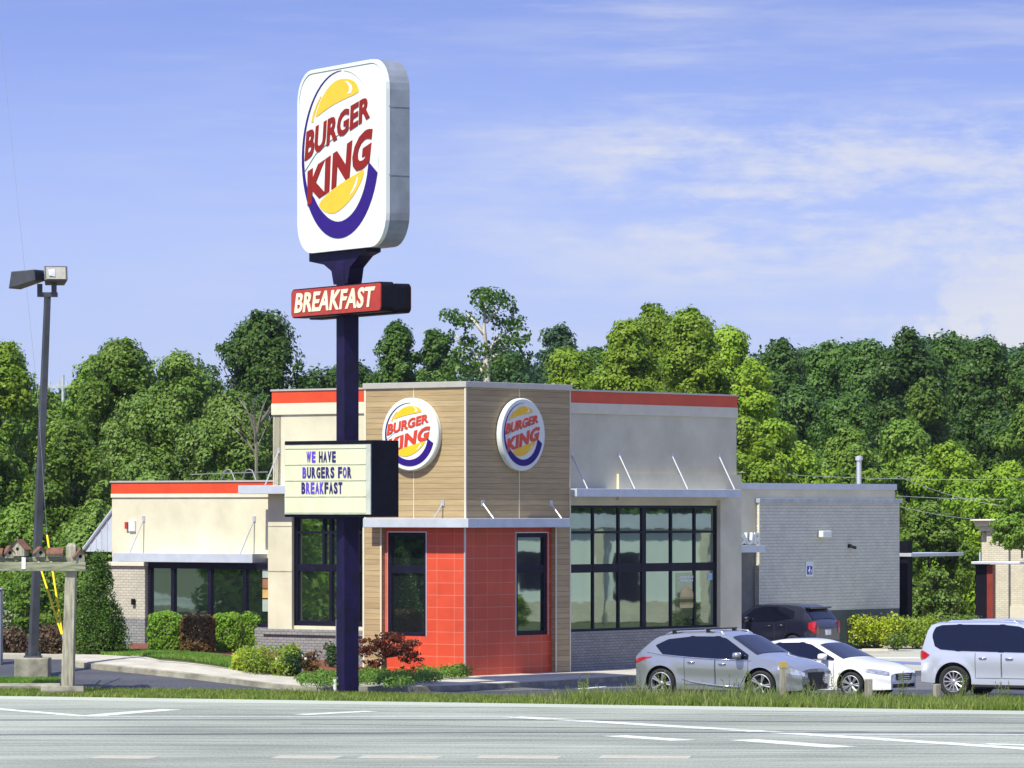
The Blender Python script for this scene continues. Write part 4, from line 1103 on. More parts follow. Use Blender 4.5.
# raised walk with its kerb, from the left wing round to the right window wall
walk_near = sq((62, 665), (100, 669), (160, 675), (230, 683), (290, 690), (322, 692.5), (345, 691.5), (400, 691.5), (470, 690.3), (560, 685.3), (640, 680), (740, 675))
walk_far = sq((62, 656.5), (100, 658), (160, 666), (230, 674), (290, 680.5), (322, 684), (345, 686), (400, 686), (470, 673), (560, 668.5), (640, 664), (740, 659))
ribbon('walkway', walk_near, walk_far, M_concrete, .15, 4, 1.0, skirt=.22)
o_ = ribbon('kerb', [Vector(p) + Vector((0, -.16)) for p in walk_near], [Vector(p) + Vector((0, -.002)) for p in walk_near], M_conold, .135, 1, 1.0, skirt=.20)
# lawn and mulch bed by the left wing
ribbon('lawn', sq((92, 659.5), (160, 667.5), (235, 675.5), (300, 682)), sq((112, 651), (165, 649), (235, 651), (300, 656)), M_dirt, .155, 4, 1.0)
ribbon('mulch_bed', sq((130, 656.5), (180, 659), (240, 664.5), (262, 670), (335, 681)), sq((130, 645), (180, 645), (240, 646), (262, 646), (335, 650)), M_mulch, .20, 4, 1.0)
ribbon('planting_bed', sq((300, 686), (345, 688.5), (400, 688), (466, 676)), sq((300, 672), (345, 670), (400, 668), (466, 672.5)), M_mulch, .19, 4, 1.0)
ribbon('mulch_bed', sq((845, 645), (1040, 645)), sq((845, 636), (1040, 634)), M_mulch, .16, 3, 2.0, skirt=.12)
ribbon('kerb', sq((845, 648), (1040, 648)), sq((845, 644.8), (1040, 644.8)), M_concrete, .14, 1, 2.0, skirt=.16)
ribbon('kerb', sq((-60, 658.5), (66, 659.5)), sq((-60, 656), (66, 657)), M_concrete, .13, 1, 2.0, skirt=.16)
ribbon('mulch_bed', sq((-60, 656), (62, 657)), sq((-60, 640), (130, 640)), M_mulch, .10, 3, 2.0)
ribbon('kerb', sq((-60, 691.5), (60, 691)), sq((-60, 688.5), (60, 688)), M_conold, .13, 1, 2.0, skirt=.16)
ribbon('verge_island', sq((-60, 688.3), (52, 688)), sq((-60, 683), (52, 683)), M_dirt, .10, 2, 2., skirt=.1)
mb = MB()   # wheel stops
def wheel_stop(px0, px1, py, label, m=M_concrete, h=.16):
    a, b = on_ground(px0, py), on_ground(px1, py); d = (b - a).normalized(); n_ = Vector((-d.y, d.x, 0)) * .11; mb = MB()
    V = []
    for p in (a, b):
        for w_, z in ((-1, 0), (-1, h * .5), (-.6, h), (.6, h), (1, h * .5), (1, 0)): V.append(tuple(p + n_ * w_ + Vector((0, 0, z))))
    mb.add(V, [(0, 1, 7, 6), (1, 2, 8, 7), (2, 3, 9, 8), (3, 4, 10, 9), (4, 5, 11, 10), (0, 5, 4, 3, 2, 1), (6, 7, 8, 9, 10, 11)])
    o = mb.build('wheel_stop', m, None, bevel=.015); recenter(o, a); tag(o, label, 'wheel stop')
wheel_stop(862, 888, 653.5, 'pale concrete wheel stop on the lot in front of the bright green hedge')
wheel_stop(41, 84, 695.5, 'weathered concrete block lying on the grass at the foot of the timber post', M_conold, .24)

# grass blades
def blades(name, region, n, h0, h1, m, seed, wd=.010, hf=None, lean=.35, parent=None, off=0., thr=.1):
    g = np.random.default_rng(seed); P = region(g, n); n = len(P)
    H = g.uniform(h0, h1, n) * (hf(P) if hf is not None else 1)
    a = g.uniform(0, 2 * PI, n); dx, dy = np.cos(a), np.sin(a); l = g.normal(0, lean, (n, 2)) * H[:, None]
    W = wd * g.uniform(.7, 1.5, n)
    z0 = np.array([ground_z(x, y) for x, y in P]) + off if len(P) < 90000 else np.full(n, off)
    A = np.stack([P[:, 0] - dx * W, P[:, 1] - dy * W, z0], 1); B_ = np.stack([P[:, 0] + dx * W, P[:, 1] + dy * W, z0], 1)
    Cc = np.stack([P[:, 0] + dx * W * .6 + l[:, 0] * .45, P[:, 1] + dy * W * .6 + l[:, 1] * .45, z0 + H * .6], 1)
    D = np.stack([P[:, 0] - dx * W * .6 + l[:, 0] * .45, P[:, 1] - dy * W * .6 + l[:, 1] * .45, z0 + H * .6], 1)
    T = np.stack([P[:, 0] + l[:, 0], P[:, 1] + l[:, 1], z0 + H], 1)
    V = np.stack([A, B_, Cc, D, T, T + np.array([.002, 0, 0])], 1).reshape(-1, 3)
    i = np.arange(n)[:, None] * 6
    Fc = np.concatenate([i + np.array([[0, 1, 2, 3]]), i + np.array([[3, 2, 5, 4]])], 0)
    o = np_mesh(name, V, Fc, m, parent); o['kind'] = 'stuff'; return o
M_grass = leaf_mat('grass blades', (.16, .26, .035), (.29, .34, .08), 1.2, .4, .0)
M_grassl = leaf_mat('lawn blades', (.15, .32, .04), (.26, .40, .07), .9, .4, .0)
M_weed = leaf_mat('tall weeds', (.16, .26, .05), (.32, .33, .13), 2.0, .4, .0)
def verge_region(g, n):
    s = g.uniform(-4, 42, n); t = g.random(n)
    x = E0.x + ED.x * s; k = np.interp(x, [p[0] for p in lot_near], [p[1] for p in lot_near]); ye = E0.y + ED.y * s
    y = ye + (k - ye) * t
    y += -.12 * g.random(n) * (g.random(n) < .3) * np.sin(x * 3.1) ** 2
    return np.stack([x, y], 1)
blades('verge_grass', verge_region, 85000, .05, .15, M_grass, 3, .012, lambda P: .9 + .9 * (P[:, 0] > 1.5))
def weedh(P):
    x = P[:, 0]; v = .5 + .5 * np.sin(x * 2.3 + 1) * np.sin(x * 5.1 + P[:, 1] * 2) 
    return np.interp(x, [-5, 0, 1.5, 3, 6, 10, 14], [.15, .35, .8, .9, 1., .6, .6]) * (.35 + .75 * v)
def weed_region(g, n):
    P = verge_region(g, n); P = P[P[:, 0] > -1.5]; return P[(g.random(len(P)) < np.interp(P[:, 0], [-1.5, 2, 12], [.15, 1, .8])) & (P[:, 1] > 107.6)]
blades('verge_weeds', weed_region, 24000, .12, .62, M_weed, 5, .011, weedh, .3)
def quad_region(pts):
    a, b, c, d = [np.array(on_ground(*p).xy) for p in pts]
    def f(g, n):
        s = g.random(n)[:, None]; t = g.random(n)[:, None]; return a * (1 - s) * (1 - t) + b * s * (1 - t) + c * s * t + d * (1 - s) * t
    return f
blades('lawn_grass', quad_region([(100, 660.5), (250, 677), (238, 665), (115, 656)]), 22000, .04, .10, M_grassl, 9, .012, off=.155)
blades('island_grass', quad_region([(-40, 688), (60, 687.5), (60, 683), (-40, 683)]), 6000, .04, .10, M_grassl, 19, .012, off=.1)
# clumps of weeds with seed heads and broken stalks
g_ = np.random.default_rng(11)
for i, px in enumerate((583, 640, 668, 731, 752, 806, 836, 905, 963, 1004)):
    p = on_ground(px, 704.5); root = empty('weed_clump', (p.x, p.y, 0), 0)
    tag(root, ['tall seeding weed clump left of the silver crossover', 'weed clump in front of the rear bumper of the silver crossover', 'weed clump in front of the rear wheel of the silver crossover', 'weed clump before the front door of the silver crossover', 'weed clump before the front wheel of the silver crossover', 'weed clump between the two wooden marker posts nearest the white sedan', 'low weed clump before the front wheel of the white sedan', 'weed clump beside the orange litter', 'weed clump in front of the wheel of the large pearl SUV', 'rightmost weed clump of the roadside verge'][i], 'weed', 'weed clumps on the verge')
    mb = MB(); k_ = 7
    for j in range(k_):
        a = g_.uniform(0, 6.28); h = g_.uniform(.35, .78); l = g_.uniform(.05, .3)
        q = (math.cos(a) * l, math.sin(a) * l, h); mb.tube([(g_.normal(0, .08), g_.normal(0, .05), -.02), (q[0] * .4, q[1] * .4, h * .55), q], [.007, .005, .003], 4)
        for r_ in range(5): z = h * (.6 + .1 * r_); mb.tube([(q[0] * .8, q[1] * .8, z), (q[0] * .8 + g_.normal(0, .04), q[1] * .8 + g_.normal(0, .04), z + .05)], [.012, .003], 4)
    mb.build('stalk', M_weed, root)

# ------------------------------------------------------------------ pole sign
PS = on_ground(347.5, 694); SA = R(-60.5)
SG = empty('pole_sign', (PS.x, PS.y, 0), 0, 'tall purple pole sign with big emblem cabinet, red BREAKFAST panel and cream reader board', 'sign')
Y0 = PS.y; sc = Y0 / F
def zS(py): return zat(py, Y0)
Ms = Matrix.Rotation(SA, 4, 'Z')     # local x runs right and towards the camera, -y faces the road on the left
# pole axes: face normal -y local
zt = zS(262)
mb = MB(); mb.box(-.215, .215, -.215, .215, -.1, zt, 0, Ms); pole = mb.build('pole', M_purple, SG, bevel=.02)
mb = MB(); mb.box(-.225, -.2, -.222, -.05, 1.2, 1.9, 0, Ms); mb.box(-.24, -.21, -.1, .08, 2.6, 2.9, 0, Ms); mb.build('junction_box', M_galv, SG)
mb = MB(); p_ = (Ms @ Vector((-.28, -.2, 0))); mb.tube([(p_.x, p_.y, 0), (p_.x, p_.y, .42)], .06, 10); mb.build('conduit', M_white, SG)
# saddle under the big cabinet
def pxs(px): return (px - 347.5) * sc
cs = math.cos(-SA)
Wc = 4.85; Hc = 4.66; zc = (zS(72.5) + zS(245)) / 2; th = .62
xc = (344.5 - 347.5) * sc / cs * .5
prof = [(-1.9, 0), (1.55, 0), (1.55, -.20), (1.1, -.28), (.55, -.55), (.42, -.95), (-.42, -.95), (-.55, -.6), (-1.0, -.42), (-1.9, -.30)]
zbase = zS(247.5) + .02
mb = MB(); mb.prism([(x * .92, zbase + z) for x, z in prof], Ms, -.20, .20); mb.build('saddle_bracket', M_purple, SG, bevel=.02)
def rrect(w, h, r, n=7):
    out = []
    for cx, cz, a0 in ((w / 2 - r, -h / 2 + r, -90), (w / 2 - r, h / 2 - r, 0), (-w / 2 + r, h / 2 - r, 90), (-w / 2 + r, -h / 2 + r, 180)):
        for k in range(n + 1): a = R(a0 + 90 * k / n); out.append((cx + r * math.cos(a), cz + r * math.sin(a)))
    return out
cab = empty('x'); bpy.data.objects.remove(cab)
hb = MB()
mb = MB(); mb.prism(rrect(Wc, Hc, .80), I4, -.0, th); cabinet = mb.build('sign_cabinet', M_galv, SG, bevel=.03)
off = Ms @ Vector((.33, -.31, 0)); cabinet.location = (off.x, off.y, zc); cabinet.rotation_euler = (0, 0, SA)
mb = MB(); outer = rrect(Wc + .02, Hc + .02, .80); inner = rrect(Wc - .16, Hc - .16, .72); n_ = len(outer)
mb.add([(p[0], y, p[1]) for y in (-.05, .06) for r_ in (outer, inner) for p in r_],
       [(i, (i + 1) % n_, n_ + (i + 1) % n_, n_ + i) for i in range(n_)] + [(2 * n_ + i, 3 * n_ + i, 3 * n_ + (i + 1) % n_, 2 * n_ + (i + 1) % n_) for i in range(n_)] +
       [(i, 2 * n_ + i, 2 * n_ + (i + 1) % n_, (i + 1) % n_) for i in range(n_)] + [(n_ + i, n_ + (i + 1) % n_, 3 * n_ + (i + 1) % n_, 3 * n_ + i) for i in range(n_)])
mb.build('retainer_rim', M_white, cabinet)
mb = MB(); mb.prism(rrect(Wc - .17, Hc - .17, .72), I4, -.03, .05); face = mb.build('sign_face', M_white, cabinet)
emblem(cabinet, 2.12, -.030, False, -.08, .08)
mb = MB(); ring = [(2.12 * math.cos(a) - .08, -.034, 2.12 * math.sin(a) + .08) for a in np.linspace(R(-12), R(84), 30)]; mb.tube(ring, .014, 5); mb.build('embossed_ring', mat('pale grey line', (.62, .66, .62), .4), cabinet)
for z_ in (-.6, 1.1): MB().box(Wc / 2 - .001, Wc / 2 + .012, .03, th - .03, z_, z_ + .025).build('side_seam', M_galv, cabinet)
# BREAKFAST cabinets, two back to back either side of the pole
Wb = 4.95; Hb = .74
z1 = zS(301.5)
for side in (0, 1):
    mb = MB(); mb.prism(rrect(Wb, Hb, .12, 3), I4, 0, .34); c_ = mb.build('breakfast_cabinet', M_blackp, SG, bevel=.02)
    o2 = Ms @ Vector(((.47 if side == 0 else -.15), (-.57 if side == 0 else .57), 0)); c_.location = (o2.x, o2.y, z1); c_.rotation_euler = (0, 0, SA + (0 if side == 0 else PI))
    mb = MB(); mb.prism(rrect(Wb - .06, Hb - .06, .10, 3), I4, -.03, .02); f_ = mb.build('cabinet_face', M_brkred, c_)
    a_ = put_text('BREAKFAST', lambda s, t: (-2.25 + 4.42 * s, -.245 + .51 * t), 'lettering', M_letcr, c_, .028, .22, .015, 1.06); a_.location = (0, -.03, 0)
mb = MB(); mb.box(-.9, .9, -.25, .25, z1 - .12, z1 + .12, 0, Ms); mb.build('cabinet_bracket', M_blackp, SG)
# reader board
RA = R(-40.0); Mr = Matrix.Rotation(RA, 4, 'Z')
Yr = Y0; Wr = 2.98; Hr = 1.93; zr = (zS(441.5) + zS(516.5)) / 2; dr = 1.02
fc = Vector(((328.5 - 347.5) * sc, 0, 0)); 
mb = MB(); mb.box(-Wr / 2, Wr / 2, 0, dr, -Hr / 2, Hr / 2); rb = mb.build('reader_board', M_blackp, SG, bevel=.015)
nrm_ = Mr @ Vector((0, -1, 0)); rb.location = (fc.x - .0, fc.y - .42, zr); rb.rotation_euler = (0, 0, RA)
mb = MB(); mb.box(-Wr / 2 + .03, Wr / 2 - .02, -.03, .02, -Hr / 2 + .07, Hr / 2 - .10); mb.build('board_frame', mat('board frame pale', (.55, .58, .50), .4, .2), rb)
mb = MB(); mb.box(-Wr / 2 + .06, Wr / 2 - .17, -.04, .0, -Hr / 2 + .11, Hr / 2 - .13); mb.build('board_panel', M_cream, rb)
mb = MB()
for k in range(1, 5):
    z = Hr / 2 - .13 - .02 - (k - 1) * .405 - .03; mb.box(-Wr / 2 + .06, Wr / 2 - .17, -.055, -.04, z - .022, z); 
mb.build('letter_rail', mat('rail clear plastic', (.55, .56, .40), .4), rb)
def board_text(s, px0, px1, py0, py1, cols):
    kx = Wr / 87.0; f = lambda px: -Wr / 2 + (px - 285) * kx; g = lambda py: Hr / 2 - (py - 441.5) * (Hr / 75.5)
    n = len(s); x0, x1 = f(px0), f(px1); widths = {'I': .5, ' ': .62, 'W': 1.25, 'M': 1.25}
    tot = sum(widths.get(c, 1) for c in s); x = x0
    for c, q in zip(s, cols.ljust(n, 'n')):
        w = widths.get(c, 1) * (x1 - x0) / tot
        if c != ' ':
            a, b = x + w * .10, x + w * .90
            put_text(c, lambda u, t, a=a, b=b: (a + (b - a) * u, g(py1) + (g(py0) - g(py1)) * t), 'letter', M_letp if q == 'p' else M_letn, rb, .04, 0, .012).location = (0, -.043, 0)
        x += w
board_text('WE HAVE', 308, 338, 452, 463, 'ppnnnnn')
board_text('BURGERS FOR', 304, 353.5, 467.5, 478.5, 'pnnnnnnnnpn')
board_text('BREAKFAST', 303, 344.5, 482.5, 494, 'nppppnnnn')

# ------------------------------------------------------------------ lot lamp
lp = on_ground(33, 677.5); LP = empty('lot_lamp', lp, 0, 'tall dark square lamp post with two box floodlights on a concrete base', 'street lamp')
zs = lambda py: zat(py, lp.y) - lp.z
hb_ = zs(657.5); wb_ = 34 * lp.y / F / 2
mb = MB(); mb.box(-wb_, wb_, -wb_, wb_, -.2, hb_); mb.build('concrete_base', M_conold, LP, bevel=.03)
mb = MB(); mb.box(-.22, .22, -.22, .22, hb_, hb_ + .05)
for a in (-1, 1):
    for b in (-1, 1): mb.tube([(a * .17, b * .17, hb_), (a * .17, b * .17, hb_ + .16)], .025, 6)
mb.build('base_plate', M_pole, LP)
zt = zs(297); Mp = Matrix.Rotation(R(25), 4, 'Z')
tp = Vector((14.5 * lp.y / F, 0, zt))
V = []; 
for z, r_, c_ in ((hb_ + .05, .125, Vector((0, 0, 0))), (zt, .085, Vector((tp.x, 0, 0)))):
    for a in (45, 135, 225, 315): V.append((c_.x + r_ * 1.2 * math.cos(R(a + 25)), c_.y + r_ * 1.2 * math.sin(R(a + 25)), z))
MB().add(V, [(0, 1, 5, 4), (1, 2, 6, 5), (2, 3, 7, 6), (3, 0, 4, 7), (0, 3, 2, 1), (4, 5, 6, 7)]).build('pole', M_pole, LP, bevel=.01)
mb = MB(); mb.box(tp.x - .26, tp.x + .26, -.09, .09, zt, zt + .12); mb.tube([(tp.x - .2, 0, zt + .1), (tp.x - .2, 0, zt + .34)], .07, 8); mb.tube([(tp.x + .17, 0, zt + .1), (tp.x + .17, 0, zt + .34)], .07, 8); mb.build('crossbar', M_pole, LP)
def flood(cx, rz, tilt, lab, front):
    M_ = Matrix.Translation((cx, 0, zt + .52)) @ Matrix.Rotation(rz, 4, 'Z') @ Matrix.Rotation(tilt, 4, 'X')
    mb = MB(); w0, w1 = .30, .25; V = [M_ @ Vector(p) for p in [(-w0, -.50, -.24), (w0, -.50, -.24), (w0, -.36, .19), (-w0, -.36, .19), (-w1, .30, -.14), (w1, .30, -.14), (w1, .30, .14), (-w1, .30, .14)]]
    mb.add(V, [(0, 1, 5, 4), (2, 3, 7, 6), (1, 2, 6, 5), (0, 4, 7, 3), (4, 5, 6, 7), (0, 3, 2, 1)])
    o = mb.build('lamp_head', M_pole, LP, bevel=.015)
    mb = MB(); c = [Vector((-w0 + .05, -.50, -.21)), Vector((w0 - .05, -.50, -.21)), Vector((w0 - .05, -.38, .15)), Vector((-w0 + .05, -.38, .15))]
    mb.add([M_ @ (p + Vector((0, -.012, 0))) for p in c], [(0, 1, 2, 3)]); mb.build('lens', M_lens, o)
    mb = MB(); c = [Vector((-w0 + .12, -.50, -.12)), Vector((-.02, -.50, -.15)), Vector((-.02, -.40, .10)), Vector((-w0 + .10, -.40, .08))]
    mb.add([M_ @ (p + Vector((0, -.018, 0))) for p in c], [(0, 1, 2, 3)]); mb.build('reflector', M_refl, o)
flood(tp.x + .20, R(8), R(-14), '', True)
flood(tp.x - .46, R(-115), R(8), '', False)

# ------------------------------------------------------------------ timber frame with little roofed boxes, guy wires
q = on_ground(67.5, 695); TF = empty('timber_frame', (q.x, q.y, 0), R(-4), 'weathered grey timber post carrying a mossy cross beam at the roadside', 'post frame')
s_ = q.y / F; zq = lambda py: zat(py, q.y)
mb = MB(); V = []
for z, w_, cx in ((-.1, .155, 0), (zq(573), .13, .09), (zq(546), .125, .11), (zq(543), .07, .11)):
    for a, b in ((-1, -1), (1, -1), (1, 1), (-1, 1)): V.append((cx + a * w_, b * w_, z))
mb.add(V, [(i + 4 * k, (i + 1) % 4 + 4 * k, (i + 1) % 4 + 4 * k + 4, i + 4 * k + 4) for k in range(3) for i in range(4)] + [(0, 3, 2, 1), (12, 13, 14, 15)])
mb.build('post', M_woodold, TF, bevel=.015)
mb = MB(); mb.box(-2.4, .50, -.24, -.135, zq(571), zq(562)); mb.build('beam', M_woodgrn, TF, bevel=.012)
mb = MB(); mb.box(-2.4, .1, -.13, .0, zq(561.5), zq(557)); mb.build('beam', M_woodgrn, TF, bevel=.012)
mb = MB(); mb.box((25 - 67.5) * s_ - .05, (25 - 67.5) * s_ + .05, -.26, -.24, zq(569), zq(557)); mb.build('paper_tag', M_white, TF)
def bird_box(px, wpx, py0, py1, style, label):
    x = (px - 67.5) * s_; w_ = wpx * s_; z0 = zq(py0); h = zq(py1) - z0
    M_ = Matrix.Rotation(R(-4), 4, 'Z'); p = Vector((q.x, q.y, 0)) + M_ @ Vector((x, -.12, 0))
    root = empty('birdhouse', (p.x, p.y, z0), R(-4 + {'side': 0, 'gable': 25, 'tilt': -20}[style]), label, 'birdhouse', 'birdhouses along the timber beam')
    mb = MB(); d = .11
    if style == 'side':
        mb.box(-w_ / 2 + .02, w_ / 2 - .02, -d, d, 0, h * .55); mb.build('box', M_woodold, root)
        mb = MB(); a = h * .45
        for sgn in (-1, 1):
            V = [(-w_ / 2, sgn * (d + .06), a - .02), (w_ / 2, sgn * (d + .06), a - .02), (w_ / 2, 0, h), (-w_ / 2, 0, h)]
            V += [(v[0], v[1], v[2] - .02) for v in V]; mb.add(V, [(0, 1, 2, 3), (7, 6, 5, 4), (0, 4, 5, 1), (1, 5, 6, 2), (2, 6, 7, 3), (3, 7, 4, 0)])
        mb.build('roof', M_brown, root)
    else:
        hw = w_ / 2; mb.prism([(-hw * .75, 0), (hw * .75, 0), (hw * .75, h * .5), (0, h * .92), (-hw * .75, h * .5)], I4, -d, d); b = mb.build('box', M_woodold, root)
        mb = MB()
        for sgn in (-1, 1):
            V = [(sgn * hw * 1.05, -d - .05, h * .38), (0, -d - .05, h), (0, d + .05, h), (sgn * hw * 1.05, d + .05, h * .38)]; V += [(v[0], v[1], v[2] - .022) for v in V]
            mb.add(V, [(0, 1, 2, 3), (7, 6, 5, 4), (0, 4, 5, 1), (1, 5, 6, 2), (2, 6, 7, 3), (3, 7, 4, 0)])
        mb.build('roof', M_brown, root)
        mb = MB(); mb.tube([(0, -d - .004, h * .42), (0, -d + .01, h * .42)], min(.045, hw * .4), 10); mb.build('entrance_hole', M_blackp, b)
bird_box(-2, 11, 557, 548, 'side', 'brown roofed birdhouse cut off by the left picture edge')
bird_box(9, 10, 558, 545.5, 'gable', 'small birdhouse seen gable-on, leftmost complete one on the beam')
bird_box(20, 21, 556, 539, 'tilt', 'largest birdhouse, with a steep sunlit roof, above the paper tag')
bird_box(40, 12, 557, 546.5, 'gable', 'small dark gabled birdhouse beside the yellow guy guard')
bird_box(56, 17, 557, 547.5, 'side', 'long rusty-roofed birdhouse just left of the timber post')
bird_box(80, 12, 562, 548.5, 'gable', 'dark birdhouse at the right end of the beam beside the arborvitae')
an = on_ground(73.5, 694.5)
GW = empty('guy_anchor', (an.x, an.y, 0), 0, 'pair of guy wires with yellow plastic guards anchored beside the timber post', 'guy wires')
def gp(px, py, Y): return Vector((xat(px, Y), Y, zat(py, Y))) - Vector((an.x, an.y, 0))
a0 = gp(73, 690, an.y + .3)
for tgt, lo, hi in (((47, 535), (62.5, 634), (47, 535)), ((36, 545), (61.5, 634), (38, 560))):
    mb = MB(); mb.tube([gp(62, 634, an.y + .35), gp(*lo, an.y + .4), gp(*hi, an.y + .9)], .026, 8); mb.build('yellow_guard', M_yel, GW, True)
mb = MB(); mb.tube([gp(70.5, 667, an.y + .3), gp(73, 676, an.y + .3)], .03, 8); mb.build('yellow_guard', M_yel, GW, True)
mb = MB(); mb.tube([a0, gp(62, 634, an.y + .35)], .012, 5); mb.tube([a0, Vector((.0, .3, -.1))], .018, 6)
mb.tube([gp(71.5, 692, an.y), gp(71, 682, an.y), gp(74.5, 680, an.y), gp(76.5, 693, an.y)], .022, 6)
mb.build('anchor_rod', M_wirel, GW)
mb = MB(); mb.tube([gp(47, 535, an.y + .9), gp(38, 400, an.y + 3.), gp(-60, -560, an.y + 20)], .004, 4); mb.build('guy_wire', M_wire, GW)
# dark cabinet edge at the far left
p = on_ground(-6, 664); mb = MB(); w_ = 8 * p.y / F; mb.box(-w_, w_, -.25, .25, -.1, zat(590, p.y) - p.z); mb.box(-w_ - .04, w_ + .04, -.29, .29, zat(590, p.y) - p.z, zat(588, p.y) - p.z)
o = mb.build('utility_cabinet', M_galv, None, bevel=.02); o.location = p; tag(o, 'dark grey utility cabinet cut off by the left picture edge', 'cabinet')
# wooden marker posts in the weeds
for px, y0, y1, w_, lab, band in ((783, 703, 662, 6.0, 'wooden marker post with a yellow top before the nose of the silver crossover', M_yel), (868.5, 704, 679, 7.0, 'short wooden marker post before the headlight of the white sedan', None), (937, 704.5, 684, 6.0, 'short wooden marker post beside the wheel of the large pearl SUV', None)):
    p = on_ground(px, y0); r_ = w_ * p.y / F / 2; h = zat(y1, p.y)
    root = empty('marker_post', (p.x, p.y, 0), R(rng.uniform(0, 40)), lab, 'post', 'marker posts in the verge')
    mb = MB(); mb.box(-r_, r_, -r_, r_, -.1, h); mb.build('post', M_woodold, root, bevel=.012)
    if band: mb = MB(); mb.box(-r_ - .006, r_ + .006, -r_ - .006, r_ + .006, h - .14, h + .005); mb.build('painted_top', mat('dull yellow top', (.45, .33, .08), .7), root)
p = on_ground(892, 706.2); mb = MB(); g2 = random.Random(3); V = []; nn = 7
for j in range(3):
    for i in range(nn): V.append((-.22 + .44 * i / (nn - 1), -.06 + .06 * j, .04 + g2.uniform(-.02, .05)))
mb.add(V, [(j * nn + i, j * nn + i + 1, (j + 1) * nn + i + 1, (j + 1) * nn + i) for j in range(2) for i in range(nn - 1)])
mb.add([(x, y, z - .012) for x, y, z in V], [(j * nn + i, (j + 1) * nn + i, (j + 1) * nn + i + 1, j * nn + i + 1) for j in range(2) for i in range(nn - 1)])
o = mb.build('litter', mat('orange litter', (.55, .19, .08), .6, var=.2, scale=8), None); o.location = (p.x, p.y, 0.01); tag(o, 'crumpled orange litter at the road edge below the white sedan', 'litter')

# ------------------------------------------------------------------ cars
HD = R(-32)
p = on_ground(663, 698.5); park(CROSS, p, HD, label='silver crossover with black roof bars parked behind the roadside weeds')
hv = Vector((math.cos(HD), math.sin(HD), 0)); lv = Vector((-hv.y, hv.x, 0))
p2 = Vector((on_ground(663, 698.5).x, on_ground(663, 698.5).y, 0)) + lv * 2.75 + hv * 1.02
park(SEDAN, p2, HD, label='white sedan parked just beyond the silver crossover')
park(SUV, on_ground(955, 697.8), R(-27), label='large pearl white SUV cut off by the right picture edge')
hp = on_ground(800, 658.5); hc = make_car(HATCH); HH = R(180 - 33); hc.rotation_euler = (0, 0, HH)
hh = Vector((math.cos(HH), math.sin(HH), 0)); rr_ = Vector((hh.y, -hh.x, 0))
tail = Vector((xat(828, 147), 147, 0)); hc.location = tail; hc.scale = (1.03, 1.03, 1.10)
tag(hc, 'dark blue hatchback seen from behind, parked by the grey brick wall', 'car', 'cars parked in the restaurant lot')
# ------------------------------------------------------------------ shop at far right
p = Vector((xat(985, 176), 176, 0)); SH = empty('shop_building', p, R(-9), 'pale cream brick shop with a moulded cornice, half hidden by a tree at the right', 'building')
zS2 = lambda py: zat(py, 176)
x1 = 14; xb = (979 - 985) * 176 / F
mb = MB(); mb.box(xb + .1, x1, 0, 10, -.2, zS2(531)); mb.box(xb + .3, .9, -.15, 0, -.2, zS2(531)); mb.build('wall', M_bricks2, SH)
mb = MB(); zc_ = zS2(531)
mb.box(xb, x1, -.25, 10, zc_, zc_ + .18); mb.box(xb - .15, x1, -.40, 10, zc_ + .18, zc_ + .38); mb.box(xb - .3, x1, -.55, 10, zc_ + .38, zS2(519.5)); mb.build('cornice', M_trim, SH, bevel=.02)
mb = MB(); mb.box(.4, x1, -.05, 0, -.1, 1.0); mb.build('plinth', M_trim, SH)
mb = MB(); mb.box(1.5, 3.6, -.03, .0, 1.0, 3.0); w_ = mb.build('window', M_frame, SH); mb = MB(); mb.box(1.6, 3.5, -.05, -.03, 1.1, 2.9); mb.build('pane', M_pane, w_)
# drive-through portal in front of it
Yp = 166.; p = Vector((xat(984, Yp), Yp, terrain_z(xat(984, Yp), Yp))); DP = empty('drive_through_portal', p, R(-20), 'dark and red drive-through order post with a flat grey awning, beside the cream shop', 'menu board')
zp = lambda py: zat(py, Yp) - p.z
mb = MB(); mb.box(-.26, .16, -.22, .3, 0, zp(564)); 
for k in range(5): mb.box(-.30, -.26, -.18, .26, .4 + k * .42, .68 + k * .42)
mb.build('post', M_blackp, DP, bevel=.02)
mb = MB(); mb.box(.165, .38, -.24, .2, 0, zp(564.5)); mb.build('red_panel', mat('dull red panel', (.22, .03, .015), .5), DP)
mb = MB(); mb.box(-.35, 1.45, -.5, .9, zp(564), zp(561.5)); mb.tube([(-.15, 0, zp(561.5)), (-.15, 0, zp(552))], .03, 6); mb.build('awning', M_canopy, DP, bevel=.01)
# pale van-like things behind the shrubs at right: low wall
p = Vector((xat(925, 200), 200, 0)); mb = MB(); mb.box(-1.2, 4.4, -.1, .1, 0, .95); mb.box(-1.25, 4.45, -.14, .14, .95, 1.05); o = mb.build('garden_wall', M_concrete, None); o.location = p; tag(o, 'low pale wall glimpsed through the shrubs right of the restaurant', 'wall')

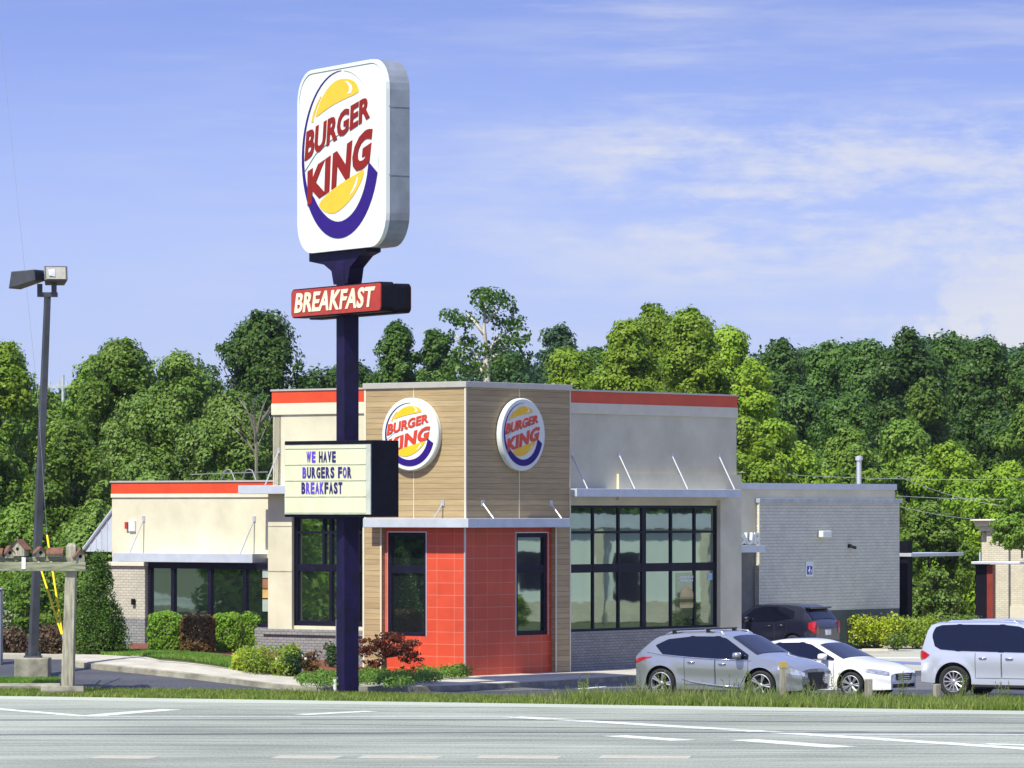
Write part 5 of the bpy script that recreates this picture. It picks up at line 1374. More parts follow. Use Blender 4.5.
# ------------------------------------------------------------------ wires and far poles
def wire(px0, py0, Ya, px1, py1, Yb, sag, lab, r=.011):
    a = Vector((xat(px0, Ya), Ya, zat(py0, Ya))); b = Vector((xat(px1, Yb), Yb, zat(py1, Yb))); mb = MB()
    pts = [a.lerp(b, t) - Vector((0, 0, sag * 4 * t * (1 - t))) for t in np.linspace(0, 1, 15)]
    mb.tube([q_ - a for q_ in pts], r, 5); o = mb.build('overhead_wire', M_wirel, None, True); o.location = a; tag(o, lab, 'wire', 'overhead wires behind the restaurant')
wire(735, 472, 170, 1030, 479, 190, .12, 'uppermost overhead wire passing left of and above the rear parapet')
wire(897, 496, 168, 1030, 499, 190, .05, 'overhead wire starting level with the rear brick parapet')
wire(897, 476, 168, 1030, 508, 190, .25, 'steeply slanting overhead wire crossing the bright trees')
wire(897, 506, 168, 1030, 520, 190, .2, 'lowest sagging overhead wire right of the rear brick wall')
wire(-30, 395, 330, 130, 372, 330, .3, 'far overhead wire behind the lot lamp')
def upole(px, top, Y, lab, cross, rad=.14):
    x = xat(px, Y); z0 = terrain_z(x, Y); root = empty('utility_pole', (x, Y, z0), 0, lab, 'utility pole')
    h = zat(top, Y) - z0; mb = MB(); mb.tube([(0, 0, -.2), (0, 0, h)], [rad, rad * .7], 8); mb.build('pole', M_wirel, root)
    mb = MB(); mb.box(-cross, cross, -.08, .08, h - .9, h - .7)
    for k in (-.9, -.3, .3, .9): mb.tube([(k * cross, 0, h - .7), (k * cross, 0, h - .45)], .06, 6)
    mb.build('crossarm', M_wirel, root)
upole(63, 375, 320, 'distant grey utility pole with a crossarm, over the hazy trees at the left', 1.0)
upole(962, 457, 208, 'slim pale utility pole among the bright trees at the right', .25, .05)

# ------------------------------------------------------------------ trees
LMa = leaf_mat('leaf deep green', (.045, .11, .018), (.10, .185, .028), .5, .3)
LMb = leaf_mat('leaf mid green', (.10, .20, .022), (.19, .29, .038), .5, .35)
LMc = leaf_mat('leaf yellow green', (.17, .31, .020), (.29, .40, .038), .5, .4)
LMd = leaf_mat('leaf olive', (.095, .18, .026), (.19, .28, .05), .5, .3)
LMe = leaf_mat('leaf blue green', (0.035, 0.091, 0.031), (0.067, 0.129, 0.039), .5, .25)
make_tree_kind('round', 1, 9, 9, LMa, .12, 75, 'round', .13, .22, 42)
make_tree_kind('olive', 4, 9, 9, LMd, .05, 80, 'round', .12, .22, 42)
make_tree_kind('yellow2', 6, 8, 8, LMc, .05, 60, 'round', .14, .22, 42)
KM = {'round': (LMa, 'round', .10), 'round2': (LMb, 'wild', .04), 'spiky': (LMb, 'peaks', .04), 'olive': (LMd, 'round', .03), 'yellow': (LMc, 'peaks', .04), 'yellow2': (LMc, 'round', .03),
      'blue': (LMe, 'wild', .05), 'blue2': (LMa, 'wild', .05), 'bushy': (LMb, 'round', .0), 'bushy2': (LMd, 'wild', .0), 'airy': (LMa, 'wild', .3)}
TSEED = [100]
def T(key, name, px, top, Y, wpx, label, cat='tree', group=None, z0=None):
    m, kind, base = KM[key]; TSEED[0] += 1; g = np.random.default_rng(TSEED[0])
    x = xat(px, Y); z0 = terrain_z(x, Y) if z0 is None else z0; H = zat(top, Y) - z0; W = wpx * Y / F
    root = empty(name, (x, Y, z0), 0, label, cat, group)
    sc_ = (Y / 190) ** .5
    LR = min(max(.15 * W, .5), 1.1) * sc_      # big lobes, each covered with small leaf clumps
    ph = g.uniform(0, 6.28, 4); amp = {'round': .13, 'wild': .22, 'peaks': .18}[kind]
    def env(t, a):
        if t < .42: r_ = .66 + .34 * math.sin(t / .42 * PI / 2)
        else: u = (t - .42) / .58; r_ = max(0, 1 - u ** (2.4 if kind == 'round' else 2.0)) ** (.5 if kind == 'round' else .6)
        return r_ * (1 + amp * math.sin(2 * a + ph[0] + 5 * t) + amp * .8 * math.sin(3 * a + ph[1] - 9 * t))
    nlb = int(W * H * .8 / (PI * LR * LR) * (4.3 if group is None else 3.2)); big = []
    for _ in range(max(nlb, 8)):
        t = g.random() ** .9; a = g.uniform(0, 2 * PI); k = math.sqrt(g.uniform(.45, 1.)); r_ = LR * g.uniform(.45, 1.35)
        q = max(0, env(t, a) * W / 2 - r_ * .8) * k
        big.append((math.cos(a) * q, math.sin(a) * q, max(r_ * .5, H * (base + (1 - base) * t) - r_ * .9), r_))
    big.append((g.uniform(-.06, .06) * W, 0, H - LR * .75, LR * .75))
    if True:
        for i in range({'peaks': 10, 'wild': 6, 'round': 5}[kind]):
            x_ = g.uniform(-.36, .36) * W; y_ = g.uniform(-.2, .2) * W; zt = H * (1.0 - .75 * (abs(x_) / W * 2) ** 1.7)
            for j in range(5): r_ = LR * (.25 + .11 * j) * g.uniform(.8, 1.1); big.append((x_ + g.normal(0, LR * .1), y_ + g.normal(0, LR * .1), zt - r_ - j * LR * .42, r_))
    leaf = .074 * Y / 180; Pl = []; Nl = []
    for (bx, by, bz, br) in big:
        nc = max(6, int(15 * (br / LR) ** 1.5)); d = sphere_dirs(nc, g); d[:, 2] = np.where(g.random(nc) < .75, np.abs(d[:, 2]), d[:, 2])
        cr = br * g.uniform(.30, .48, nc); cc = np.array([bx, by, bz]) + d * (br * .78) * np.array([1, 1, .8])
        n_ = int(1.15 * (br * .4) ** 2 * 3 / leaf ** 2 * .62) + 3
        dd = sphere_dirs(nc * n_, g).reshape(nc, n_, 3); p_ = cc[:, None, :] + dd * cr[:, None, None] * g.uniform(.5, 1.08, (nc, n_, 1))
        Pl.append(p_.reshape(-1, 3)); Nl.append((dd * .6 + d[:, None, :] * .9 + np.array([0, 0, .25])).reshape(-1, 3))
        nf = int(3.2 * br * br / leaf ** 2 * .35) + 3; df = sphere_dirs(nf, g); Pl.append(np.array([bx, by, bz]) + df * br * .75 * g.uniform(.6, 1, (nf, 1))); Nl.append(df)
    P = np.concatenate(Pl); Nn = np.concatenate(Nl); P[:, 2] = np.maximum(P[:, 2], .02)
    lobes = [(math.cos(i * 1.9) * W * .25, math.sin(i * 1.9) * W * .25, H * (.45 + .07 * i), 0, 0) for i in range(6)]
    V, Fc = leaf_cards(P, Nn, leaf, g, .7, .42)
    np_mesh('crown', V, Fc, m, root)
    mb = MB(); tr = .013 * H; top_ = Vector((g.uniform(-.03, .03) * W, 0, H * .85))
    pts = [Vector((0, 0, -.3)), Vector((0, 0, H * .2)), Vector((top_.x * .4, .1, H * .5)), top_]
    mb.tube(pts, [tr * 1.3, tr, tr * .7, tr * .15], 7)
    for l in lobes[:7]:
        c = Vector(l[:3]); s_ = min(max(c.z - .25 * H, H * .12), H * .6); p0 = Vector((0, 0, s_)); mb.tube([p0, p0.lerp(c, .5) - Vector((0, 0, .03 * H)), c], [tr * .5, tr * .3, tr * .08], 5)
    mb.build('trunk', M_bark, root, True)
T('yellow', 'deciduous_tree', 2, 338, 185, 130, 'bright green tree cut off by the left picture edge')
T('round2', 'deciduous_tree', 40, 385, 200, 140, 'green tree behind the lot lamp, below the hazy ridge')
T('spiky', 'deciduous_tree', 122, 336, 178, 135, 'green tree with a pointed leafy top, tallest right of the lot lamp')
T('spiky', 'deciduous_tree', 95, 354, 184, 110, 'slim green tree immediately left of the pointed green one')
T('olive', 'deciduous_tree', 178, 350, 172, 165, 'broad olive green tree above the orange band of the left wing')
T('olive', 'deciduous_tree', 232, 388, 166, 145, 'lower olive tree between the broad one and the upper restaurant wall')
T('blue2', 'deciduous_tree', 264, 307, 195, 165, 'big dark green round tree rising behind the upper left restaurant wall')
T('round2', 'deciduous_tree', 70, 420, 164, 110, 'bushy green tree right of the lot lamp at mid height')
T('round2', 'deciduous_tree', -10, 425, 168, 110, 'bushy green tree at the left edge at mid height')
T('bushy', 'deciduous_tree', 20, 500, 158, 120, 'low leafy green tree at the left edge above the birdhouses')
T('bushy2', 'deciduous_tree', 95, 498, 155, 120, 'low leafy olive tree left of the side awning')
T('bushy', 'deciduous_tree', 60, 540, 146, 100, 'leafy thicket tree behind the guy wires')
T('bushy2', 'deciduous_tree', 150, 470, 160, 110, 'leafy olive tree just over the left end of the orange band')
T('airy', 'deciduous_tree', 398, 319, 205, 72, 'small dark tree right of the pole sign')
T('round', 'deciduous_tree', 436, 327, 212, 72, 'narrow dark tree between the small one and the white-trunked one')
T('round', 'deciduous_tree', 350, 358, 215, 110, 'dark tree directly behind the purple pole')
T('blue', 'deciduous_tree', 508, 345, 235, 110, 'dull dark tree behind the white-trunked sycamore')
T('blue', 'deciduous_tree', 560, 322, 330, 100, 'hazy blue-green tree in the distance above the tower')
T('blue2', 'deciduous_tree', 595, 345, 320, 80, 'second hazy distant tree, right of the first above the tower')
T('yellow2', 'deciduous_tree', 570, 346, 215, 110, 'pale yellow-green rounded tree behind the tower right corner')
T('yellow', 'deciduous_tree', 628, 318, 185, 110, 'yellow-green tall tree, leftmost of those above the right red band')
T('yellow', 'deciduous_tree', 654, 300, 190, 115, 'yellow-green tree with the wispiest topmost shoots')
T('yellow', 'deciduous_tree', 690, 305, 182, 125, 'tallest full yellow-green tree above the right red band')
T('yellow', 'deciduous_tree', 728, 326, 188, 115, 'yellow-green tree above the right end of the red band')
T('yellow2', 'deciduous_tree', 752, 356, 180, 90, 'yellow-green tree just right of the restaurant upper wall')
T('yellow2', 'deciduous_tree', 745, 415, 172, 105, 'lower yellow-green tree beside the right upper wall')
cols = [(782, 337, 250, 120, 'blue2'), (830, 339, 262, 130, 'round'), (872, 336, 255, 120, 'blue2'), (908, 325, 245, 105, 'round'), (950, 331, 250, 115, 'blue2'), (985, 334, 240, 105, 'round'), (1030, 345, 238, 110, 'round'),
        (800, 382, 232, 120, 'blue2'), (850, 392, 228, 115, 'round'), (925, 378, 226, 110, 'round2'), (985, 385, 222, 110, 'round'), (890, 396, 220, 105, 'blue2'), (1035, 390, 215, 110, 'round2')]
lab = ['dark forest tree, leftmost of the top row right of the restaurant', 'dark forest tree, second from left in the top row', 'dark forest tree over the vent pipe in the top row', 'highest dark tree of the forest skyline at the right', 'dark skyline tree just right of the highest one', 'dark skyline tree second from the right picture edge', 'dark skyline tree cut off by the right picture edge',
       'shaded blue-green tree below the left end of the forest skyline', 'shaded tree above the vent pipe in the middle row', 'mid green tree in the middle row above the far utility pole', 'dark middle-row tree near the right edge', 'dark middle-row tree above and right of the vent pipe', 'mid green middle-row tree at the right picture edge']
for c, l in zip(cols, lab): T(c[4], 'forest_tree', c[0], c[1], c[2], c[3], l, group='dark forest trees on the rise')
T('yellow2', 'deciduous_tree', 795, 442, 200, 105, 'bright lime green tree above the entry parapet')
T('round2', 'deciduous_tree', 850, 425, 205, 110, 'mid green round tree behind the vent pipe')
T('round2', 'deciduous_tree', 905, 418, 210, 110, 'mid green round tree right of the vent pipe')
T('yellow2', 'deciduous_tree', 950, 438, 198, 100, 'broad lime green tree behind the slanting wires')
T('yellow2', 'deciduous_tree', 1008, 460, 192, 110, 'lime green tree at the right edge above the cream shop')
T('yellow2', 'deciduous_tree', 870, 468, 188, 110, 'lime green tree right over the rear brick parapet')
T('round2', 'deciduous_tree', 930, 500, 182, 100, 'mid green tree right of the rear brick wall, behind the pickup awning')
T('round', 'deciduous_tree', 970, 520, 212, 60, 'dark tree filling the gap left of the cream shop')
T('bushy', 'deciduous_tree', 1022, 490, 160, 74, 'leafy green tree hanging in front of the cream shop at the right edge', z0=3.3)
T('bushy2', 'deciduous_tree', 936, 566, 172, 56, 'small leafy tree between the pickup awning and the order post')
T('bushy', 'deciduous_tree', 905, 575, 176, 50, 'small dark leafy tree right of the black pickup column')
# the leafy tree at the right edge gets a real stem to the ground
# trees outside the frame, seen in the window reflections
for i, (x, y, k, s) in enumerate([(86, 150, 'round', 1), (95, 165, 'round', 1.1), (92, 145, 'yellow2', 1.2), (90, 185, 'olive', 1.1), (105, 160, 'round', 1.2), (100, 172, 'yellow2', 1), (-44, 116, 'round', .8), (-58, 120, 'olive', .9), (-70, 112, 'round', 1.1), (-52, 108, 'round', .8), (-38, 124, 'yellow2', .7), (120, 190, 'round', 1.2), (-140, 60, 'round', 1.2), (85, 120, 'olive', .9), (110, 130, 'round', 1)]):
    o = copy_tree(TREE_KINDS[k][0]); o.location = (x, y, 0); o.scale = (s, s, s * .9); o.name = 'roadside_tree'; o.rotation_euler = (0, 0, i)
    tag(o, 'tree beyond the picture edge beside the highway', 'tree', 'trees outside the picture')
# sycamore with white limbs
g = np.random.default_rng(31); Ys = 200.; x0 = xat(487, Ys); zb = terrain_z(x0, Ys)
SY = empty('sycamore_tree', (x0, Ys, zb), 0, 'tall airy tree with a white trunk and forked white limbs behind the tower', 'tree')
def sp(px, py, dy=0): return Vector((xat(px, Ys) - x0, dy, zat(py, Ys) - zb))
mb = MB()
mb.tube([Vector((0, 0, -.3)), sp(487, 500), sp(487, 380), sp(486, 352), sp(484, 325), sp(486, 300)], [.28, .24, .15, .11, .07, .03], 8)
for P_ in ([(487, 378), (478, 366), (468, 358), (455, 352)], [(486, 356), (492, 345), (503, 335), (515, 326)], [(486, 370), (476, 355), (462, 342), (452, 330)], [(485, 335), (475, 322), (466, 312)], [(486, 322), (496, 312), (503, 300)], [(487, 362), (500, 352), (520, 345)]):
    mb.tube([sp(*p_, dy=.3 * i) for i, p_ in enumerate(P_)], list(np.linspace(.10, .02, len(P_))), 6)
mb.build('trunk', M_barkw, SY, True)
bl = []
for px, py, r_ in ((478, 300, 13), (498, 302, 14), (487, 312, 10), (462, 322, 12), (452, 316, 9), (448, 334, 8), (470, 340, 11), (505, 322, 11), (522, 325, 9), (515, 340, 10), (500, 345, 12), (456, 352, 11), (478, 352, 9), (468, 365, 12), (505, 365, 13), (520, 360, 12), (492, 372, 8), (452, 372, 12), (512, 312, 6), (527, 335, 5)):
    for _ in range(3):
        c = sp(px + g.uniform(-6, 6), py + g.uniform(-5, 5), g.uniform(-1.4, 1.4)); q_ = r_ * Ys / F * .95 * g.uniform(.7, 1.2); bl.append((tuple(c), (q_ * 1.1, q_ * 1.1, q_ * .8)))
P_, Nn = crown_points(g, bl, 130, .6); V, Fc = leaf_cards(P_, Nn, .095, g); np_mesh('crown', V, Fc, LMa, SY)
# bare grey twigs left of the upper wall
x0 = xat(255, 160.); BT = empty('bare_tree', (x0, 160., terrain_z(x0, 160.)), 0, 'small bare grey tree left of the upper restaurant wall', 'tree'); mb = MB(); zz = lambda py: zat(py, 160.) - terrain_z(x0, 160.)
g3 = random.Random(8)
mb.tube([(0, 0, 0), (.05, 0, zz(450)), (.0, 0, zz(425))], [.08, .06, .03], 6)
for k in range(16):
    a = g3.uniform(-1.2, 1.2); z0 = zz(g3.uniform(425, 455)); l = g3.uniform(.8, 1.8); mb.tube([(0, 0, z0), (math.sin(a) * l * .5, g3.uniform(-.3, .3), z0 + l * .55), (math.sin(a) * l, g3.uniform(-.5, .5), z0 + l * .95)], [.03, .02, .006], 5)
mb.build('branches', mat('grey twig', (.20, .18, .14), .9), BT)
# far wooded ridges: one mass each
def woodland(name, x0, x1, y0, y1, top0, top1, n, m, seed, leaf, dens=26):
    g = np.random.default_rng(seed); bl = []
    for i in range(n):
        y = g.uniform(y0, y1); px = g.uniform(x0, x1); x = xat(px, y)
        zt = zat(np.interp(px, [x0, x1], [top0, top1]) + g.uniform(-4, 12), y); h = g.uniform(7, 11); r_ = g.uniform(2.2, 3.8)
        for k in range(9):
            a = g.uniform(0, 6.28); t = g.random(); q_ = r_ * math.sqrt(max(.05, 1 - (1.6 * t - .6) ** 2)); bl.append(((x + math.cos(a) * q_ * .6, y + math.sin(a) * q_ * .6, zt - 1.2 - (1 - t) * h), (r_ * .5, r_ * .5, r_ * .45)))
    P_, Nn = crown_points(g, bl, dens, .3); V, Fc = leaf_cards(P_, Nn, leaf, g, .7); o = np_mesh(name, V, Fc, m); o['kind'] = 'stuff'; o['label'] = 'distant wooded ridge'
woodland('far_woodland', 740, 1100, 270, 330, 342, 348, 90, LMe, 41, .15, 75)
woodland('far_woodland', 860, 1150, 380, 440, 340, 334, 50, LMe, 42, .21, 62)
woodland('far_woodland', -80, 140, 330, 380, 388, 378, 50, LMe, 43, .18, 70)
woodland('far_woodland', 330, 640, 300, 350, 372, 362, 50, LMe, 44, .17, 70)

# ------------------------------------------------------------------ shrubs and hedges
SHa = leaf_mat('hedge leaf', (.14, .30, .02), (.24, .38, .04), 3., .35, .0)
SHb = leaf_mat('bronze leaf', (0.105, 0.058, 0.023), (0.201, 0.124, 0.039), 3., .25, .0)
SHc = leaf_mat('golden leaf', (.30, .42, .025), (.46, .50, .045), 2., .35, .0)
SHd = leaf_mat('lime leaf', (.19, .30, .03), (.32, .40, .055), 2.5, .35, .0)
SHe = leaf_mat('arborvitae leaf', (.045, .11, .014), (.11, .19, .028), 3., .25, .0)
SHf = leaf_mat('maple dark leaf', (0.088, 0.023, 0.013), (0.149, 0.049, 0.023), 3., .25, .0)
SHg = leaf_mat('ground cover leaf', (0.096, 0.214, 0.029), (0.175, 0.297, 0.046), 3., .35, .0)
SHh = leaf_mat('juniper grey leaf', (0.175, 0.231, 0.130), (0.298, 0.346, 0.182), 3., .2, .0)
SHi = leaf_mat('dry dark leaf', (0.061, 0.041, 0.026), (0.131, 0.083, 0.046), 3., .1, .0)
def boxy(name, px0, px1, top, bot, m, label, seed, group=None, off=.17, depth=1.0):
    p = on_ground((px0 + px1) / 2, bot, off); s_ = p.y / F; w = (px1 - px0) * s_; h = (bot - top) * s_
    g = np.random.default_rng(seed); root = empty(name, (p.x, p.y + depth * .35, p.z + off - .05), 0, label, 'shrub', group)
    n = 9000; q = g.uniform(-1, 1, (n, 3)); ax = g.integers(0, 3, n); q[np.arange(n), ax] = np.sign(q[np.arange(n), ax]); q /= ((np.abs(q) ** 5).sum(1) ** .2)[:, None]; d = np.sign(q) * np.abs(q) ** 3; d /= np.linalg.norm(d, axis=1)[:, None]
    wob = 1 + .06 * np.sin(q[:, 0] * 5 + seed) * np.sin(q[:, 2] * 6 + 2 * seed) + .05 * np.sin(q[:, 0] * 13 + q[:, 1] * 11) * np.sin(q[:, 2] * 14)
    P = q * wob[:, None] * g.uniform(.80, 1.02, (n, 1)) * np.array([w / 2, depth / 2, h / 2]) + np.array([0, 0, h / 2 + .03])
    V, Fc = leaf_cards(P, d + np.array([0, 0, .3]), .036, g, .62, .6); V[:, 2] = np.maximum(V[:, 2], .01); np_mesh('foliage', V, Fc, m, root)
    mb = MB()
    for k in range(5): mb.tube([(g.uniform(-.1, .1), 0, -.05), (g.uniform(-.4, .4) * w, g.uniform(-.2, .2), h * .8)], [.03, .01], 5)
    mb.build('stem', M_bark, root); return root
def hedge(name, px0, px1, top, bot, m, label, depth=1.0, leaf=.038, dens=760, seed=1, cat='shrub', group=None, off=.17, n=26, r=.24):
    p = on_ground((px0 + px1) / 2, bot, off); s_ = p.y / F; w_ = (px1 - px0) * s_; h = (bot - top) * s_ * 1.0
    return shrub(name, hedge_blobs(w_, depth, h, seed, n, r), leaf, dens, m, (p.x, p.y + depth * .35, p.z + off - .05), label, cat, group, seed=seed)
GH = 'clipped shrubs along the left wing'
boxy('clipped_shrub', 147, 182, 612, 652, SHa, 'clipped bright green shrub nearest the left brick pilaster', 1, GH)
boxy('clipped_shrub', 180, 214, 615, 653, SHb, 'clipped bronze brown shrub between two green ones', 2, GH)
boxy('clipped_shrub', 213, 243, 613, 653, SHa, 'clipped green shrub right of the bronze one', 3, GH)
boxy('clipped_shrub', 240, 267, 612, 650, SHa, 'clipped green shrub against the cream pier', 4, GH)
hedge('loose_shrub', 231, 252, 645, 670.5, SHc, 'small golden yellow shrub at the end of the lime hedge', .7, seed=5, r=.18, n=18)
hedge('lime_hedge', 236, 300, 640, 674, SHd, 'wide low lime green shrub before the brick base', 1.3, seed=6, n=40)
hedge('loose_shrub', 283, 303, 646, 676, leaf_mat('rose leaf', (.03, .08, .02), (.06, .12, .03), 4, .3, 0), 'dark green shrub with white blossoms right of the lime hedge', .8, seed=7, r=.18, n=16)
hedge('loose_shrub', 300, 321, 647, 672, SHb, 'small bronze shrub left of the sign pole', .7, seed=8, r=.16, n=16)
hedge('loose_shrub', 324, 338, 640, 668, MATS['rose leaf'], 'small dark shrub with white blossoms touching the sign pole', .6, seed=9, r=.14, n=14)
g = np.random.default_rng(55)
for px, py, k in ((290, 662, 9), (331, 652, 6)):
    p = on_ground(px, py + 12, .17); mb = MB()
    for _ in range(k):
        c = Vector((p.x + g.normal(0, .22), p.y - .25 + g.uniform(-.1, .1), p.z + .25 + g.uniform(.0, .55))) - p
        mb.lathe([(0, -.015), (.035, -.01), (.03, .02), (0, .03)], Matrix.Translation(c), 6)
    o = mb.build('blossoms', M_white, None); o.location = p; tag(o, 'white blossoms on the dark shrub ' + ('right of the lime hedge' if k == 9 else 'touching the sign pole'), 'flowers')
# ground cover strip by the red corner
p = on_ground(385, 687, .19)
bl = []
for _ in range(90):
    t = g.random(); px = 300 + 166 * t; lo = np.interp(px, [300, 400, 466], [686.5, 687.5, 676.5]); hi = np.interp(px, [300, 400, 466], [677, 673, 673.5]); q_ = on_ground(px, g.uniform(hi, lo), .19); r_ = g.uniform(.14, .24); bl.append(((q_.x - p.x, q_.y - p.y, .12), (r_ * 1.3, r_ * 1.3, r_)))
P_, Nn = crown_points(g, bl, 1000, .4); V, Fc = leaf_cards(P_, Nn, .035, g); V[:, 2] = np.maximum(V[:, 2], 0.0)
o = np_mesh('ground_cover', V, Fc, SHg, None, loc=(p.x, p.y, p.z + .18)); o['kind'] = 'stuff'; o['label'] = 'low green ground cover at the foot of the red wall'
# Japanese maple
p = on_ground(384, 674, .19); s_ = p.y / F; MPL = empty('japanese_maple', (p.x, p.y, p.z + .15), 0, 'small dark red weeping maple before the red tiled wall', 'tree'); bl = []
def mp_(px, py, dy=0): return ((px - 384) * s_, dy, (674 - py) * s_)
for px, py, r_ in ((395, 637, 11), (378, 642, 10), (367, 650, 10), (409, 645, 10), (400, 650, 9), (388, 648, 11), (413, 655, 7), (372, 660, 8), (365, 668, 6), (405, 658, 6), (385, 634, 6), (362, 642, 6)):
    for _ in range(5):
        bl.append((mp_(px + g.uniform(-6, 6), py + g.uniform(-4, 4), g.uniform(-.5, .5)), (r_ * s_ * .85, r_ * s_ * .85, r_ * s_ * .42)))
P_, Nn = crown_points(g, bl, 900, .6); V, Fc = leaf_cards(P_, Nn, .045, g, .5); np_mesh('crown', V, Fc, SHf, MPL)
mb = MB(); mb.tube([(0, 0, -.1), (.0, 0, .45), mp_(384, 655), mp_(392, 640)], [.09, .075, .05, .02], 7)
for e in ((370, 648), (408, 648), (375, 640)): mb.tube([(0, 0, .5), mp_((384 + e[0]) / 2, 654), mp_(*e)], [.05, .035, .012], 6)
mb.build('trunk', mat('tan bark', (.24, .19, .12), .9), MPL, True)
# arborvitae
p = on_ground(99, 655.5, .1); s_ = p.y / F; AV = empty('arborvitae', (p.x, p.y, p.z), 0, 'conical dark green arborvitae left of the brick pilaster', 'tree'); bl = []
H_ = 106 * s_
for _ in range(150):
    t = g.random() ** 1.2; z = t * H_ * .93 + .15; rr_ = (np.interp(t, [0, .15, .4, .7, .9, 1.], [25, 27, 22, 13, 6, 2]) * s_); a = g.uniform(0, 6.28); q_ = rr_ * math.sqrt(g.uniform(.4, 1)); b_ = g.uniform(.17, .30) * (1.2 - .6 * t)
    bl.append(((q_ * math.cos(a) * .9, q_ * math.sin(a) * .9, z), (b_, b_, b_ * 1.5)))
P_, Nn = crown_points(g, bl, 900, .4); V, Fc = leaf_cards(P_, Nn, .035, g, .5); np_mesh('crown', V, Fc, SHe, AV)
mb = MB(); mb.tube([(0, 0, -.1), (0, 0, H_ * .8)], [.12, .03], 7); mb.build('trunk', M_bark, AV)
# left background shrubs
hedge('dark_hedge', -20, 30, 622, 654, SHi, 'dark dead-looking shrub at the left edge behind the lamp base', 1.4, .05, 400, 11, off=.1, r=.3)
hedge('dark_hedge', 26, 72, 620, 655, SHi, 'dark dry shrub between the lamp base and the timber post', 1.4, .05, 400, 12, off=.1, r=.3)
hedge('juniper_shrub', -15, 40, 592, 630, SHh, 'pale grey-green shrub left of the lamp pole', 1.6, .05, 380, 13, off=.1, r=.35)
hedge('juniper_shrub', 38, 86, 590, 628, SHh, 'pale grey-green shrub left of the arborvitae', 1.6, .05, 380, 14, off=.1, r=.35)
hedge('leafy_shrub', 52, 100, 570, 640, LMb, 'tall leafy green shrub just left of the arborvitae', 2.0, .07, 220, 15, off=.1, r=.4, n=36)
hedge('leafy_shrub', -10, 50, 565, 630, LMb, 'tall leafy green shrub behind the lamp pole', 2.0, .07, 220, 16, off=.1, r=.4, n=36)
# hedge island by the rear wall
hedge('bright_hedge', 847, 905, 610, 645, SHc, 'bright yellow-green hedge in front of the dark wainscot', 1.5, .045, 480, 21, off=.15, n=44, r=.28)
hedge('bright_hedge', 895, 945, 612, 645, SHd, 'duller green hedge right of the bright one', 1.5, .045, 480, 22, off=.15, n=44, r=.28)
hedge('bright_hedge', 886, 908, 630, 647, LMd, 'small olive shrub in front of the joint of the two hedges', .8, .05, 300, 23, off=.15, n=18, r=.18)
hedge('bright_hedge', 940, 985, 610, 642, LMd, 'bronze-green shrub left of the pearl SUV roof', 1.5, .045, 460, 24, off=.15, n=40, r=.28)

# ------------------------------------------------------------------ camera, light, sky
cam = bpy.data.cameras.new('camera'); co_ = bpy.data.objects.new('camera', cam); C.objects.link(co_)
co_.location = (0, 0, CAMZ); co_.rotation_euler = (R(90), 0, 0)
cam.sensor_width = 36; cam.lens = F / 1024 * 36; cam.shift_y = (HZ - 384) / 1024; cam.clip_end = 9000; cam.clip_start = 1
bpy.context.scene.camera = co_
EL = R(53); sd = Vector((-.60, -.80, 0)).normalized(); S = Vector((sd.x * math.cos(EL), sd.y * math.cos(EL), math.sin(EL)))
su = bpy.data.lights.new('sun', 'SUN'); su.energy = 4.3; su.angle = R(.5); su.color = (1, .97, .82)
so = bpy.data.objects.new('sun', su); C.objects.link(so); so.rotation_euler = S.to_track_quat('Z', 'Y').to_euler(); so.location = (0, 60, 60)
wd = bpy.data.worlds.new('World'); bpy.context.scene.world = wd; wd.use_nodes = True; nt = wd.node_tree; nt.nodes.clear()
out = nt.nodes.new('ShaderNodeOutputWorld'); bg = nt.nodes.new('ShaderNodeBackground'); bg.inputs[1].default_value = SKY_STR
sky = nt.nodes.new('ShaderNodeTexSky'); sky.sky_type = 'NISHITA'; sky.sun_disc = False; sky.sun_elevation = EL; sky.sun_rotation = math.atan2(sd.x, sd.y)
sky.air_density = 1.0; sky.dust_density = .3; sky.ozone_density = 2.5
tc = nt.nodes.new('ShaderNodeTexCoord')
mp = nt.nodes.new('ShaderNodeMapping'); mp.inputs['Scale'].default_value = (1, 1, 4.5); mp.inputs['Location'].default_value = (0, 0, .10)
nt.links.new(tc.outputs['Generated'], mp.inputs[0]); nt.links.new(mp.outputs[0], sky.inputs[0])
tint = nt.nodes.new('ShaderNodeVectorMath'); tint.operation = 'MULTIPLY'; tint.inputs[1].default_value = SKY_TINT
nt.links.new(sky.outputs[0], tint.inputs[0])
# clouds: stretched wisps plus soft cumulus low at the right
sx = nt.nodes.new('ShaderNodeSeparateXYZ'); nt.links.new(tc.outputs['Generated'], sx.inputs[0])
def noise(scale, vecscale, loc, detail=6, rough=.6):
    m_ = nt.nodes.new('ShaderNodeMapping'); m_.inputs['Scale'].default_value = vecscale; m_.inputs['Location'].default_value = loc
    n_ = nt.nodes.new('ShaderNodeTexNoise'); n_.inputs['Scale'].default_value = scale; n_.inputs['Detail'].default_value = detail; n_.inputs['Roughness'].default_value = rough
    nt.links.new(tc.outputs['Generated'], m_.inputs[0]); nt.links.new(m_.outputs[0], n_.inputs[0]); return n_.outputs[0]
def mr(v, a, b, c, d, cl=True):
    n_ = nt.nodes.new('ShaderNodeMapRange'); n_.clamp = cl; n_.interpolation_type = 'SMOOTHSTEP'
    for i, q_ in zip((1, 2, 3, 4), (a, b, c, d)): n_.inputs[i].default_value = q_
    nt.links.new(v, n_.inputs[0]); return n_.outputs[0]
def mul(a, b):
    n_ = nt.nodes.new('ShaderNodeMath'); n_.operation = 'MULTIPLY'; nt.links.new(a, n_.inputs[0]); nt.links.new(b, n_.inputs[1]); return n_.outputs[0]
